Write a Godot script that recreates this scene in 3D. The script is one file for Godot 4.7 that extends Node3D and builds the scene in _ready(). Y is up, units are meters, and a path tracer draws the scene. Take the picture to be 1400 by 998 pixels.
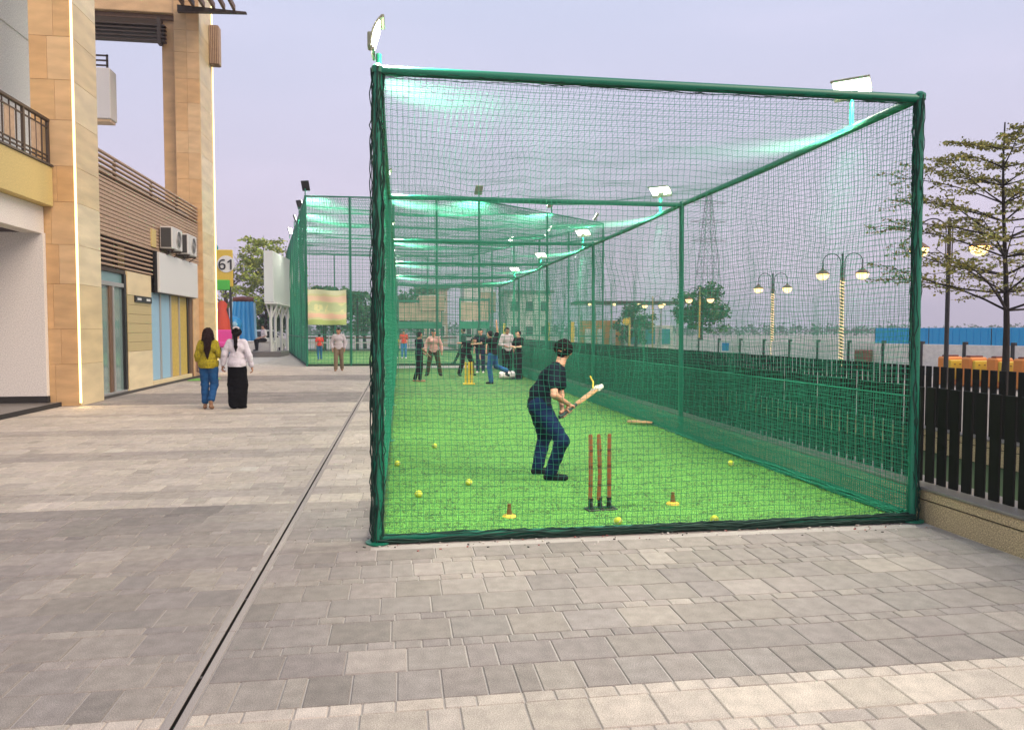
extends Node3D
# A plaza at dusk: netted cricket lane on the right, arcade building on the left. x right, y up, depth runs along -z.

const CAGE_L := -0.17      # left and right planes of the near cage
const CAGE_R := 4.12
const CAGE_F := 5.53       # its front
const BAY := 5.12
const BAYS := 5
const TOP := 3.41
const FACADE := -6.67      # plaza face of the building

var M := {}
var T := {}
var names := {}
var shared := {}
var rng := RandomNumberGenerator.new()
var wob := FastNoiseLite.new()


func _ready() -> void:
	rng.seed = 41
	wob.seed = 9
	wob.frequency = 1.0
	wob.fractal_octaves = 2
	camera_and_light()
	materials()
	setting()
	near_cage()
	floodlights()
	fences()
	building()
	tall_cage()
	lane_things()
	batsman()
	people()
	backdrop_left()
	backdrop_right()


func camera_and_light() -> void:
	var cam := Camera3D.new()
	cam.name = "camera"
	cam.position = Vector3(0, 1.55, 0)
	cam.rotation_degrees = Vector3(-2.61, -8.45, 0)
	cam.fov = 51.7
	cam.near = 0.05
	cam.far = 2000.0
	add_child(cam)
	cam.current = true
	var sky := ProceduralSkyMaterial.new()
	sky.sky_top_color = Color(0.75, 0.82, 0.935)
	sky.sky_horizon_color = Color(0.895, 0.82, 0.885)
	sky.sky_curve = 0.24
	sky.ground_bottom_color = Color(0.42, 0.39, 0.37)
	sky.ground_horizon_color = Color(0.70, 0.68, 0.72)
	sky.sun_angle_max = 1.0
	sky.energy_multiplier = 0.485
	sky.sky_cover = thin_cloud()
	sky.sky_cover_modulate = Color(1, 1, 1, 1)
	var s := Sky.new()
	s.sky_material = sky
	var env := Environment.new()
	env.background_mode = Environment.BG_SKY
	env.sky = s
	env.tonemap_mode = Environment.TONE_MAPPER_LINEAR
	env.tonemap_exposure = 2.28
	env.fog_enabled = true
	env.fog_density = 0.0014
	env.fog_light_color = Color(0.86, 0.86, 0.92)
	env.sdfgi_enabled = true
	env.ssao_enabled = true
	env.ssil_enabled = true
	var we := WorldEnvironment.new()
	we.name = "environment"
	we.environment = env
	add_child(we)
	var sun := DirectionalLight3D.new()
	sun.name = "sun"
	sun.light_energy = 0.5
	sun.light_color = Color(1.0, 0.90, 0.80)
	sun.light_angular_distance = 45.0
	sun.shadow_enabled = true
	sun.sky_mode = DirectionalLight3D.SKY_MODE_LIGHT_ONLY
	sun.rotation_degrees = Vector3(-42, 48, 0)
	add_child(sun)


func thin_cloud() -> ImageTexture:
	# faint streaks of high cloud, stretched level, a little pink
	var f := FastNoiseLite.new()
	f.seed = 61
	f.frequency = 1.0
	f.fractal_octaves = 5
	var im := Image.create(1024, 512, false, Image.FORMAT_RGBA8)
	for y in 512:
		var el := PI * (0.5 - (y + 0.5) / 512.0)
		for x in 1024:
			var a := TAU * x / 1024.0
			var k := clampf(f.get_noise_3d(cos(a) * cos(el) * 2.2, sin(el) * 9.0, sin(a) * cos(el) * 2.2) * 0.9 + 0.35, 0.0, 1.0) if el > -0.1 else 0.0
			im.set_pixel(x, y, Color(0.60, 0.50, 0.54, 0.22 * k * k))
	return ImageTexture.create_from_image(im)


# ---------------------------------------------------------------- helpers

func v(x: float, y: float, d: float) -> Vector3:
	return Vector3(x, y, -d)


func lin(r: float, g: float, b: float, a := 1.0) -> Color:
	var c := Color(r, g, b).linear_to_srgb()
	c.a = a
	return c


func numbered(called: String) -> String:
	var n: int = names.get(called, 0)
	names[called] = n + 1
	return called if n == 0 else "%s_%03d" % [called, n]


class Sh:
	var p := PackedVector3Array()
	var n := PackedVector3Array()
	var uv := PackedVector2Array()
	var c := PackedColorArray()
	var tone := Color(1, 1, 1)
	var tinted := false
	func tri(a: Vector3, b: Vector3, d: Vector3, na: Vector3, nb: Vector3, nd: Vector3) -> void:
		# given anticlockwise from outside, stored clockwise
		p.append(a); p.append(d); p.append(b)
		n.append(na); n.append(nd); n.append(nb)
		uv.append(Vector2(0, 0)); uv.append(Vector2(0, 1)); uv.append(Vector2(1, 0))
		if tinted:
			c.append(tone); c.append(tone); c.append(tone)
	func quad(a: Vector3, b: Vector3, e: Vector3, d: Vector3) -> void:
		var f := (b - a).cross(e - a)
		if f.length_squared() < 1e-14:
			f = (e - a).cross(d - a)
		f = f.normalized()
		p.append(a); p.append(e); p.append(b); p.append(a); p.append(d); p.append(e)
		for i in 6:
			n.append(f)
		uv.append(Vector2(0, 1)); uv.append(Vector2(1, 0)); uv.append(Vector2(1, 1)); uv.append(Vector2(0, 1)); uv.append(Vector2(0, 0)); uv.append(Vector2(1, 0))
		if tinted:
			for i in 6:
				c.append(tone)
	func box(mid: Vector3, size: Vector3, bev := 0.0, b := Basis.IDENTITY) -> void:
		var h := size / 2.0
		var e := minf(bev, minf(h.x, minf(h.y, h.z)) * 0.9)
		for ax in 3:
			var a1 := (ax + 1) % 3
			var a2 := (ax + 2) % 3
			for s in [-1.0, 1.0]:
				var q := []
				for k in [[-1, -1], [1, -1], [1, 1], [-1, 1]]:
					var w := Vector3.ZERO
					w[ax] = h[ax] * s
					w[a1] = (h[a1] - e) * k[0]
					w[a2] = (h[a2] - e) * k[1]
					q.append(mid + b * w)
				if s > 0:
					quad(q[0], q[1], q[2], q[3])
				else:
					quad(q[3], q[2], q[1], q[0])
				if e > 0.0 and s > 0:
					for s2 in [-1.0, 1.0]:
						for pair in [[a1, a2], [a2, a1]]:
							pass
		if e > 0.0:
			for ax in 3:
				var a1 := (ax + 1) % 3
				var a2 := (ax + 2) % 3
				for s1 in [-1.0, 1.0]:
					for s2 in [-1.0, 1.0]:
						var q := []
						for k in [[0, -1], [0, 1], [1, 1], [1, -1]]:
							var w := Vector3.ZERO
							w[ax] = (h[ax] - e) * k[1]
							w[a1] = (h[a1] - (e if k[0] == 1 else 0.0)) * s1
							w[a2] = (h[a2] - (0.0 if k[0] == 1 else e)) * s2
							q.append(w)
						var o := Vector3.ZERO
						o[a1] = s1
						o[a2] = s2
						if (q[1] - q[0]).cross(q[2] - q[0]).dot(o) > 0:
							quad(mid + b * q[0], mid + b * q[1], mid + b * q[2], mid + b * q[3])
						else:
							quad(mid + b * q[3], mid + b * q[2], mid + b * q[1], mid + b * q[0])
			for sx in [-1.0, 1.0]:
				for sy in [-1.0, 1.0]:
					for sz in [-1.0, 1.0]:
						var k := Vector3(sx, sy, sz)
						var i0 := Vector3(h.x, h.y - e, h.z - e) * k
						var i1 := Vector3(h.x - e, h.y, h.z - e) * k
						var i2 := Vector3(h.x - e, h.y - e, h.z) * k
						var f := (i1 - i0).cross(i2 - i0)
						var nn := (b * k).normalized()
						if f.dot(k) > 0:
							tri(mid + b * i0, mid + b * i1, mid + b * i2, nn, nn, nn)
						else:
							tri(mid + b * i0, mid + b * i2, mid + b * i1, nn, nn, nn)
	func tube(pts: Array, rad, sides := 10, caps := true) -> void:
		var rings := []
		var norms := []
		var up := Vector3.ZERO
		var cnt := pts.size()
		for i in cnt:
			var d: Vector3 = (pts[mini(i + 1, cnt - 1)] - pts[maxi(i - 1, 0)]).normalized()
			if up == Vector3.ZERO:
				up = Vector3.UP if absf(d.y) < 0.9 else Vector3.RIGHT
			var u := (up - d * up.dot(d)).normalized()
			up = u
			var w := d.cross(u)
			var r: float = rad[i] if rad is Array else rad
			var ring := PackedVector3Array()
			var nr := PackedVector3Array()
			for k in sides:
				var a := TAU * k / sides
				var o := u * cos(a) + w * sin(a)
				ring.append(pts[i] + o * r)
				nr.append(o)
			rings.append(ring)
			norms.append(nr)
		for i in cnt - 1:
			for k in sides:
				var k2 := (k + 1) % sides
				tri(rings[i][k], rings[i][k2], rings[i + 1][k2], norms[i][k], norms[i][k2], norms[i + 1][k2])
				tri(rings[i][k], rings[i + 1][k2], rings[i + 1][k], norms[i][k], norms[i + 1][k2], norms[i + 1][k])
		if caps:
			for e in [0, cnt - 1]:
				var d: Vector3 = (pts[0] - pts[1]).normalized() if e == 0 else (pts[cnt - 1] - pts[cnt - 2]).normalized()
				for k in sides:
					var k2 := (k + 1) % sides
					if e == 0:
						tri(pts[0], rings[0][k2], rings[0][k], d, d, d)
					else:
						tri(pts[e], rings[e][k], rings[e][k2], d, d, d)
	func lathe(at: Vector3, prof: Array, seg := 16, b := Basis.IDENTITY) -> void:
		# prof: [radius, height] from bottom to top along b.y
		for i in prof.size() - 1:
			var r0: float = prof[i][0]
			var h0: float = prof[i][1]
			var r1: float = prof[i + 1][0]
			var h1: float = prof[i + 1][1]
			var sl := Vector2(h1 - h0, r0 - r1).normalized()
			for k in seg:
				var a := TAU * k / seg
				var a2 := TAU * (k + 1) / seg
				var o := Vector3(cos(a), 0, -sin(a))
				var o2 := Vector3(cos(a2), 0, -sin(a2))
				var n1 := b * (o * sl.x + Vector3.UP * sl.y)
				var n2 := b * (o2 * sl.x + Vector3.UP * sl.y)
				var q0 := at + b * (o * r0 + Vector3.UP * h0)
				var q1 := at + b * (o2 * r0 + Vector3.UP * h0)
				var q2 := at + b * (o2 * r1 + Vector3.UP * h1)
				var q3 := at + b * (o * r1 + Vector3.UP * h1)
				if r0 > 1e-5:
					tri(q0, q1, q2, n1, n2, n2)
				if r1 > 1e-5:
					tri(q0, q2, q3, n1, n2, n1)
	func ball(at: Vector3, r: Vector3, seg := 14, rows := 8) -> void:
		for i in rows:
			var t0 := PI * i / rows - PI / 2
			var t1 := PI * (i + 1) / rows - PI / 2
			for k in seg:
				var a := TAU * k / seg
				var a2 := TAU * (k + 1) / seg
				var d := [Vector3(cos(t0) * cos(a), sin(t0), -cos(t0) * sin(a)), Vector3(cos(t0) * cos(a2), sin(t0), -cos(t0) * sin(a2)), Vector3(cos(t1) * cos(a2), sin(t1), -cos(t1) * sin(a2)), Vector3(cos(t1) * cos(a), sin(t1), -cos(t1) * sin(a))]
				if i > 0:
					tri(at + d[0] * r, at + d[1] * r, at + d[2] * r, d[0], d[1], d[2])
				if i < rows - 1:
					tri(at + d[0] * r, at + d[2] * r, at + d[3] * r, d[0], d[2], d[3])
	func mesh() -> ArrayMesh:
		var a := []
		a.resize(Mesh.ARRAY_MAX)
		a[Mesh.ARRAY_VERTEX] = p
		a[Mesh.ARRAY_NORMAL] = n
		a[Mesh.ARRAY_TEX_UV] = uv
		if tinted:
			a[Mesh.ARRAY_COLOR] = c
		var m := ArrayMesh.new()
		m.add_surface_from_arrays(Mesh.PRIMITIVE_TRIANGLES, a)
		return m


func put(called: String, m: Mesh, mat: Material, parent: Node = self, at := Vector3.ZERO) -> MeshInstance3D:
	var o := MeshInstance3D.new()
	o.name = numbered(called) if parent == self else called
	o.mesh = m
	o.material_override = mat
	o.position = at
	parent.add_child(o, true)
	return o


func part(called: String, s: Sh, mat: Material, parent: Node = self, at := Vector3.ZERO) -> MeshInstance3D:
	return put(called, s.mesh(), mat, parent, at)


func thing(called: String, label: String, category: String, at := Vector3.ZERO, turn := 0.0, group := "") -> Node3D:
	var o := Node3D.new()
	o.name = numbered(called)
	add_child(o)
	o.position = at
	o.rotation.y = turn
	tag(o, label, category, group)
	return o


func tag(o: Node, label: String, category: String, group := "") -> Node:
	o.set_meta("label", label)
	o.set_meta("category", category)
	if group != "":
		o.set_meta("group", group)
	return o


func structure(o: Node) -> Node:
	o.set_meta("kind", "structure")
	return o


func stuff(o: Node) -> Node:
	o.set_meta("kind", "stuff")
	return o


func boxm(size: Vector3, bev := 0.0) -> ArrayMesh:
	var key := "b%v%f" % [size, bev]
	if not shared.has(key):
		var s := Sh.new()
		s.box(Vector3.ZERO, size, bev)
		shared[key] = s.mesh()
	return shared[key]


func block(called: String, lo: Vector3, hi: Vector3, mat: Material, parent: Node, bev := 0.0) -> MeshInstance3D:
	# lo / hi as (x, y, depth)
	var size := (hi - lo).abs()
	return put(called, boxm(size, bev), mat, parent, Vector3((lo.x + hi.x) / 2, (lo.y + hi.y) / 2, -(lo.z + hi.z) / 2))


func spot(parent: Node, at: Vector3, aim: Vector3, energy: float, angle: float, col: Color, size := 0.12) -> void:
	var l := SpotLight3D.new()
	l.name = "beam"
	l.light_energy = energy
	l.light_color = col
	l.spot_angle = angle
	l.spot_angle_attenuation = 0.8
	l.spot_range = 40.0
	l.spot_attenuation = 2.0
	l.light_size = size
	l.shadow_enabled = true
	parent.add_child(l, true)
	l.position = at
	l.look_at_from_position(at, aim, Vector3.UP if absf((aim - at).normalized().y) < 0.98 else Vector3.RIGHT)


func omni(parent: Node, at: Vector3, energy: float, col: Color, size := 0.1) -> void:
	var l := OmniLight3D.new()
	l.name = "glow"
	l.light_energy = energy
	l.light_color = col
	l.omni_range = 30.0
	l.omni_attenuation = 2.0
	l.light_size = size
	l.shadow_enabled = true
	parent.add_child(l, true)
	l.position = at


func noise_tex(freq: float, lo: float, hi: float, octaves := 4, size := 512, sd := 1, stretch := Vector2.ONE, kind := FastNoiseLite.TYPE_SIMPLEX_SMOOTH) -> ImageTexture:
	# a seamless grey image between lo and hi
	var f := FastNoiseLite.new()
	f.seed = sd
	f.noise_type = kind
	f.frequency = freq
	f.fractal_octaves = octaves
	var im := f.get_seamless_image(size, size, false, false, 0.12, true)
	var src := im.get_data()
	var step := im.get_data().size() / (size * size)
	var out := PackedByteArray()
	out.resize(size * size * 3)
	for i in size * size:
		var g := int(255.0 * lerpf(lo, hi, src[i * step] / 255.0))
		out[i * 3] = g
		out[i * 3 + 1] = g
		out[i * 3 + 2] = g
	return ImageTexture.create_from_image(Image.create_from_data(size, size, false, Image.FORMAT_RGB8, out))


func mat(called: String, col: Color, rough := 0.7, tex = null, scale := Vector3.ONE, metal := 0.0, bump = null, bump_cm := 0.0) -> StandardMaterial3D:
	var m := StandardMaterial3D.new()
	m.resource_name = called
	m.albedo_color = col
	m.roughness = rough
	m.metallic = metal
	if tex != null:
		m.albedo_texture = tex
	if bump != null:
		m.heightmap_enabled = true
		m.heightmap_texture = bump
		m.heightmap_scale = bump_cm
	if tex != null or bump != null:
		m.uv1_triplanar = true
		m.uv1_world_triplanar = true
		m.uv1_scale = scale
	M[called] = m
	return m


func glow_mat(called: String, col: Color, emis: Color, energy: float) -> StandardMaterial3D:
	var m := mat(called, col, 0.4)
	m.emission_enabled = true
	m.emission = emis
	m.emission_energy_multiplier = energy
	return m


func materials() -> void:
	T.cloud = noise_tex(0.012, 0.86, 1.0, 5, 512, 3)
	T.speck = noise_tex(0.22, 0.62, 1.0, 3, 512, 5)
	T.fine = noise_tex(0.09, 0.8, 1.0, 4, 512, 8)
	T.rough = noise_tex(0.15, 0.0, 1.0, 4, 512, 12)
	T.granite = noise_tex(0.30, 0.36, 1.0, 3, 512, 15)
	T.vein = noise_tex(0.010, 0.86, 1.0, 5, 512, 21)
	T.turf = noise_tex(0.16, 0.5, 1.0, 3, 1024, 33)
	T.patch = noise_tex(0.006, 0.50, 1.0, 5, 512, 44)
	T.shirt = noise_tex(0.10, 0.0, 1.0, 2, 256, 51)
	var m := mat("paver", Color.WHITE, 0.82, T.speck, Vector3(1.3, 1.3, 1.3), 0.0, T.rough, 0.05)
	m.vertex_color_use_as_albedo = true
	m.detail_enabled = true
	m.detail_albedo = T.cloud
	m.detail_blend_mode = BaseMaterial3D.BLEND_MODE_MUL
	m.detail_uv_layer = BaseMaterial3D.DETAIL_UV_1
	mat("sand", lin(0.64, 0.58, 0.52), 0.95, T.speck, Vector3(2, 2, 2))
	mat("edge", lin(0.50, 0.445, 0.40), 0.85, T.speck, Vector3(2, 2, 2))
	mat("grit", Color.WHITE, 0.9)
	M.grit.vertex_color_use_as_albedo = true
	mat("ground", lin(0.36, 0.33, 0.29), 0.95, T.cloud, Vector3(0.05, 0.05, 0.05))
	mat("lawn", lin(0.06, 0.12, 0.03), 0.95, T.turf, Vector3(0.6, 0.6, 0.6))
	mat("turf", lin(0.19, 0.55, 0.085), 0.9, T.turf, Vector3(1.1, 1.1, 1.1), 0.0, T.rough, 1.0)
	M.turf.detail_enabled = true
	M.turf.detail_albedo = T.patch
	M.turf.detail_blend_mode = BaseMaterial3D.BLEND_MODE_MUL
	mat("frame", lin(0.002, 0.20, 0.11), 0.38, T.fine, Vector3(1.5, 1.5, 1.5))
	mat("turf_blade", lin(0.15, 0.44, 0.072), 0.8)
	M.turf_blade.backlight_enabled = true
	M.turf_blade.backlight = Color(0.34, 0.40, 0.26)
	mat("net", lin(0.001, 0.20, 0.102), 0.7)
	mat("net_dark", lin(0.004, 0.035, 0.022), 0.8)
	mat("black_metal", lin(0.012, 0.012, 0.012), 0.45, T.fine, Vector3(3, 3, 3))
	mat("fence", lin(0.007, 0.0078, 0.006), 0.55, T.fine, Vector3(2, 2, 2))
	M.fence.metallic_specular = 0.25
	mat("granite", lin(0.85, 0.66, 0.39), 0.6, T.granite, Vector3(0.5, 0.5, 0.5))
	mat("cap", lin(0.40, 0.36, 0.32), 0.35, T.granite, Vector3(1.6, 1.6, 1.6))
	for i in 4:
		var t: Color = [Color(0.71, 0.47, 0.245), Color(0.69, 0.43, 0.205), Color(0.73, 0.50, 0.275), Color(0.67, 0.43, 0.21)][i]
		mat("stone%d" % i, lin(t.r, t.g, t.b), 0.4, T.vein, Vector3(0.2, 0.5 + 0.1 * i, 0.2))
		var u: Color = [Color(0.80, 0.65, 0.38), Color(0.76, 0.60, 0.33), Color(0.82, 0.69, 0.43), Color(0.74, 0.57, 0.30)][i]
		mat("cream%d" % i, lin(u.r, u.g, u.b), 0.4, T.vein, Vector3(0.12, 0.36 + 0.1 * i, 0.12))
	mat("white_wall", lin(0.86, 0.82, 0.77), 0.8, T.fine, Vector3(0.7, 0.7, 0.7))
	mat("grey_wall", lin(0.88, 0.88, 0.79), 0.8, T.fine, Vector3(0.5, 0.5, 0.5))
	mat("yellow_wall", lin(0.70, 0.55, 0.22), 0.8, T.fine, Vector3(0.6, 0.6, 0.6))
	mat("tan_tile", lin(0.60, 0.49, 0.24), 0.6, T.fine, Vector3(0.9, 0.9, 0.9))
	mat("louvre", lin(0.50, 0.35, 0.235), 0.6, T.vein, Vector3(1.4, 1.4, 1.4))
	mat("dark_wood", lin(0.06, 0.038, 0.024), 0.55, T.vein, Vector3(1.0, 1.0, 1.0))
	mat("wood_brown", lin(0.17, 0.095, 0.05), 0.55, T.vein, Vector3(1.0, 1.0, 1.0))
	mat("interior", lin(0.16, 0.17, 0.155), 0.8, T.cloud, Vector3(0.4, 0.4, 0.4))
	mat("interior_green", lin(0.07, 0.11, 0.085), 0.8, T.cloud, Vector3(0.8, 0.8, 0.8))
	mat("aluminium", lin(0.56, 0.55, 0.53), 0.35, T.fine, Vector3(3, 3, 3), 0.5)
	var g := mat("glass", Color(0.75, 0.88, 0.85, 0.22), 0.06)
	g.transparency = BaseMaterial3D.TRANSPARENCY_ALPHA
	mat("teal_glass", lin(0.17, 0.30, 0.29), 0.12)
	mat("blue_film", lin(0.36, 0.62, 0.80), 0.35, T.fine, Vector3(0.8, 0.8, 0.8))
	mat("yellow_film", lin(0.66, 0.47, 0.10), 0.35, T.cloud, Vector3(1.2, 1.2, 1.2))
	mat("sign_white", lin(0.80, 0.80, 0.77), 0.45, T.fine, Vector3(1.5, 1.5, 1.5))
	mat("plastic_white", lin(0.72, 0.70, 0.66), 0.4, T.fine, Vector3(2, 2, 2))
	mat("grille", lin(0.05, 0.05, 0.05), 0.5)
	mat("lamp_shell", lin(0.30, 0.30, 0.20), 0.4, null, Vector3.ONE, 0.3)
	glow_mat("led", Color(1, 1, 1), Color(1.0, 1.0, 0.94), 9.0)
	glow_mat("led_strip", Color(1, 0.95, 0.8), Color(1.0, 0.86, 0.55), 1.1)
	glow_mat("globe", Color(1, 0.95, 0.8), Color(1.0, 0.83, 0.52), 1.5)
	mat("stump", lin(0.33, 0.115, 0.035), 0.45, T.vein, Vector3(6, 1.2, 6))
	mat("stump_band", lin(0.20, 0.045, 0.02), 0.4, T.speck, Vector3(6, 6, 6))
	mat("ball", lin(0.72, 0.80, 0.06), 0.95, T.speck, Vector3(8, 8, 8))
	mat("yellow", lin(0.72, 0.50, 0.03), 0.5, T.fine, Vector3(3, 3, 3))
	mat("orange", lin(0.80, 0.27, 0.04), 0.5, T.fine, Vector3(2, 2, 2))
	mat("peg", lin(0.16, 0.075, 0.015), 0.6)
	mat("willow", lin(0.50, 0.29, 0.13), 0.5, T.vein, Vector3(4, 4, 4))
	mat("bat_face", lin(0.66, 0.62, 0.52), 0.5, T.fine, Vector3(4, 4, 4))
	mat("grip", lin(0.02, 0.03, 0.035), 0.8)
	mat("skin", lin(0.42, 0.21, 0.125), 0.55)
	mat("skin_fair", lin(0.52, 0.29, 0.19), 0.55)
	mat("skin_dark", lin(0.22, 0.105, 0.06), 0.55)
	mat("hair", lin(0.006, 0.004, 0.004), 0.75, T.fine, Vector3(9, 9, 9))
	mat("hair_brown", lin(0.022, 0.008, 0.006), 0.7, T.fine, Vector3(9, 9, 9))
	M.hair.metallic_specular = 0.25
	M.hair_brown.metallic_specular = 0.25
	for e in [["navy", 0.006, 0.011, 0.019], ["denim_dark", 0.005, 0.017, 0.055], ["denim", 0.022, 0.10, 0.26], ["black_cloth", 0.004, 0.004, 0.005], ["white_cloth", 0.74, 0.66, 0.66], ["mauve_cloth", 0.60, 0.55, 0.58], ["khaki", 0.24, 0.185, 0.12], ["olive", 0.06, 0.055, 0.022], ["pink_cloth", 0.62, 0.36, 0.31], ["red_cloth", 0.60, 0.045, 0.035], ["green_cloth", 0.015, 0.07, 0.05], ["mustard", 0.42, 0.33, 0.012], ["blue_cloth", 0.05, 0.18, 0.42], ["shoe", 0.012, 0.016, 0.022], ["tan_shoe", 0.35, 0.2, 0.12]]:
		var c := mat(e[0], lin(e[1], e[2], e[3]), 0.85, T.fine, Vector3(4, 4, 4))
		c.metallic_specular = 0.22
	var pr := print_tex(Color(0.97, 0.96, 0.97), Color(0.25, 0.25, 0.28), 0.66)
	var pc := mat("print_white", Color(0.9, 0.88, 0.9), 0.85, pr, Vector3(6.5, 6.5, 6.5))
	pc.rim_enabled = true
	pr = print_tex(Color(0.66, 0.60, 0.03), Color(0.30, 0.27, 0.02), 0.60)
	mat("print_yellow", Color(1, 1, 1), 0.85, pr, Vector3(2.6, 2.6, 2.6))
	for e in [["leaf_olive", 0.085, 0.105, 0.022], ["leaf_green", 0.05, 0.15, 0.03], ["leaf_bright", 0.10, 0.24, 0.045], ["leaf_dark", 0.025, 0.10, 0.035]]:
		var l := mat(e[0], Color.WHITE, 0.6)
		l.vertex_color_use_as_albedo = true
		l.backlight_enabled = true
		l.backlight = Color(0.4, 0.4, 0.3)
		l.set_meta("tone", Color(e[1], e[2], e[3]))
	mat("bark", lin(0.045, 0.032, 0.022), 0.9, T.granite, Vector3(3, 1, 3))
	mat("bare_twig", lin(0.13, 0.095, 0.085), 0.9)
	mat("lamp_pole", lin(0.018, 0.016, 0.016), 0.45)
	mat("pole_yellow", lin(0.62, 0.42, 0.08), 0.5, T.fine, Vector3(2, 2, 2))
	glow_mat("rope_light", Color(1, 0.9, 0.7), Color(1.0, 0.86, 0.62), 0.26)
	mat("blue_sheet", lin(0.012, 0.42, 0.85), 0.45, T.fine, Vector3(0.6, 0.6, 0.6))
	mat("boundary", lin(0.86, 0.81, 0.76), 0.85, T.cloud, Vector3(0.6, 0.6, 0.6))
	mat("red_box", lin(0.30, 0.055, 0.045), 0.6, T.fine, Vector3(2, 2, 2))
	mat("steel_far", lin(0.25, 0.25, 0.28), 0.6)
	mat("beige", lin(0.48, 0.38, 0.27), 0.85, T.cloud, Vector3(0.2, 0.2, 0.2))
	mat("teal_panel", lin(0.03, 0.24, 0.28), 0.5)
	mat("inflate_red", lin(0.72, 0.075, 0.03), 0.35, T.fine, Vector3(1, 1, 1))
	mat("inflate_blue", lin(0.012, 0.33, 0.72), 0.35, T.fine, Vector3(1, 1, 1))
	mat("inflate_pink", lin(0.72, 0.05, 0.30), 0.35, T.fine, Vector3(1, 1, 1))
	mat("inflate_green", lin(0.08, 0.52, 0.06), 0.35, T.fine, Vector3(1, 1, 1))
	mat("inflate_yellow", lin(0.75, 0.52, 0.06), 0.4, T.fine, Vector3(1, 1, 1))
	mat("banner", Color.WHITE, 0.8, banner_tex(), Vector3(0.25, 0.25, 0.25))
	M.banner.uv1_triplanar = false
	M.banner.uv1_scale = Vector3.ONE
	mat("car_paint", lin(0.72, 0.71, 0.70), 0.25)
	mat("car_glass", lin(0.02, 0.025, 0.03), 0.08)
	mat("rubber", lin(0.015, 0.015, 0.015), 0.85)
	mat("slot", lin(0.02, 0.018, 0.016), 0.9)
	mat("slot_edge", lin(0.10, 0.09, 0.08), 0.5, T.fine, Vector3(3, 3, 3), 0.4)


func print_tex(bg: Color, ink: Color, cut: float) -> ImageTexture:
	var f := FastNoiseLite.new()
	f.seed = 4
	f.frequency = 0.055
	f.fractal_octaves = 2
	var src := f.get_seamless_image(256, 256, false, false, 0.12, true)
	var im := Image.create(256, 256, false, Image.FORMAT_RGB8)
	for y in 256:
		for x in 256:
			im.set_pixel(x, y, ink if src.get_pixel(x, y).r > cut else bg)
	return ImageTexture.create_from_image(im)


func banner_tex() -> ImageTexture:
	# faded print: pale green field with peach bands
	var f := FastNoiseLite.new()
	f.seed = 14
	f.frequency = 0.02
	var im := Image.create(128, 128, false, Image.FORMAT_RGB8)
	for y in 128:
		for x in 128:
			var w := f.get_noise_2d(x, y)
			var t := y / 128.0 + 0.05 * w
			var c := Color(0.80, 0.82, 0.62)
			if t < 0.12:
				c = Color(0.80, 0.84, 0.70)
			elif t > 0.17 and t < 0.33:
				c = Color(0.88, 0.79, 0.68)
			elif t > 0.36 and t < 0.62:
				c = Color(0.72, 0.79, 0.60) if w > -0.15 else Color(0.82, 0.84, 0.62)
			elif t > 0.68 and t < 0.80:
				c = Color(0.88, 0.76, 0.64)
			elif t > 0.85:
				c = Color(0.68, 0.78, 0.48)
			im.set_pixel(x, y, c)
	return ImageTexture.create_from_image(im)


# ---------------------------------------------------------------- the ground

func sheet(s: Sh, x0: float, x1: float, d0: float, d1: float, y: float) -> void:
	s.quad(v(x0, y, d0), v(x1, y, d0), v(x1, y, d1), v(x0, y, d1))


func add_paver(s: Sh, at: Vector3, w: float, d: float) -> void:
	var c := 0.004
	var a := [at + Vector3(-w / 2 + c, 0, d / 2 - c), at + Vector3(w / 2 - c, 0, d / 2 - c), at + Vector3(w / 2 - c, 0, -d / 2 + c), at + Vector3(-w / 2 + c, 0, -d / 2 + c)]
	var b := [at + Vector3(-w / 2, -0.005, d / 2), at + Vector3(w / 2, -0.005, d / 2), at + Vector3(w / 2, -0.005, -d / 2), at + Vector3(-w / 2, -0.005, -d / 2)]
	var e := []
	for k in 4:
		e.append(b[k] + Vector3(0, -0.019, 0))
	s.quad(a[0], a[1], a[2], a[3])
	for k in 4:
		var k2 := (k + 1) % 4
		s.quad(b[k], b[k2], a[k2], a[k])
		s.quad(e[k], e[k2], b[k2], b[k])


func paver_tone(x: float, d: float) -> Color:
	var grey := Color(0.455, 0.402, 0.36)
	var cream := Color(0.87, 0.765, 0.645)
	var band := grey
	if d < 3.12 + 0.0:
		band = cream
	elif d > 6.95 and d < 16.7:
		band = cream if fmod(d, 2.4) > 0.5 else grey.lerp(cream, 0.5)
	elif d > 19.6 and d < 24.0:
		band = cream.lerp(grey, 0.2)
	elif d > 27.0:
		band = cream.lerp(grey, 0.15)
	var n := wob.get_noise_2d(x * 0.7 + 40.0, d * 0.9)
	band = band.lerp(cream if n > 0 else grey, minf(0.45, absf(n) * (0.7 if d < 6.95 else 0.45)))
	var k := rng.randf_range(0.91, 1.08)
	if rng.randf() < 0.05:
		k *= 0.82
	if rng.randf() < 0.05:
		k *= 1.14
	return Color(band.r * k, band.g * k * rng.randf_range(0.985, 1.01), band.b * k * rng.randf_range(0.96, 1.01))


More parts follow.
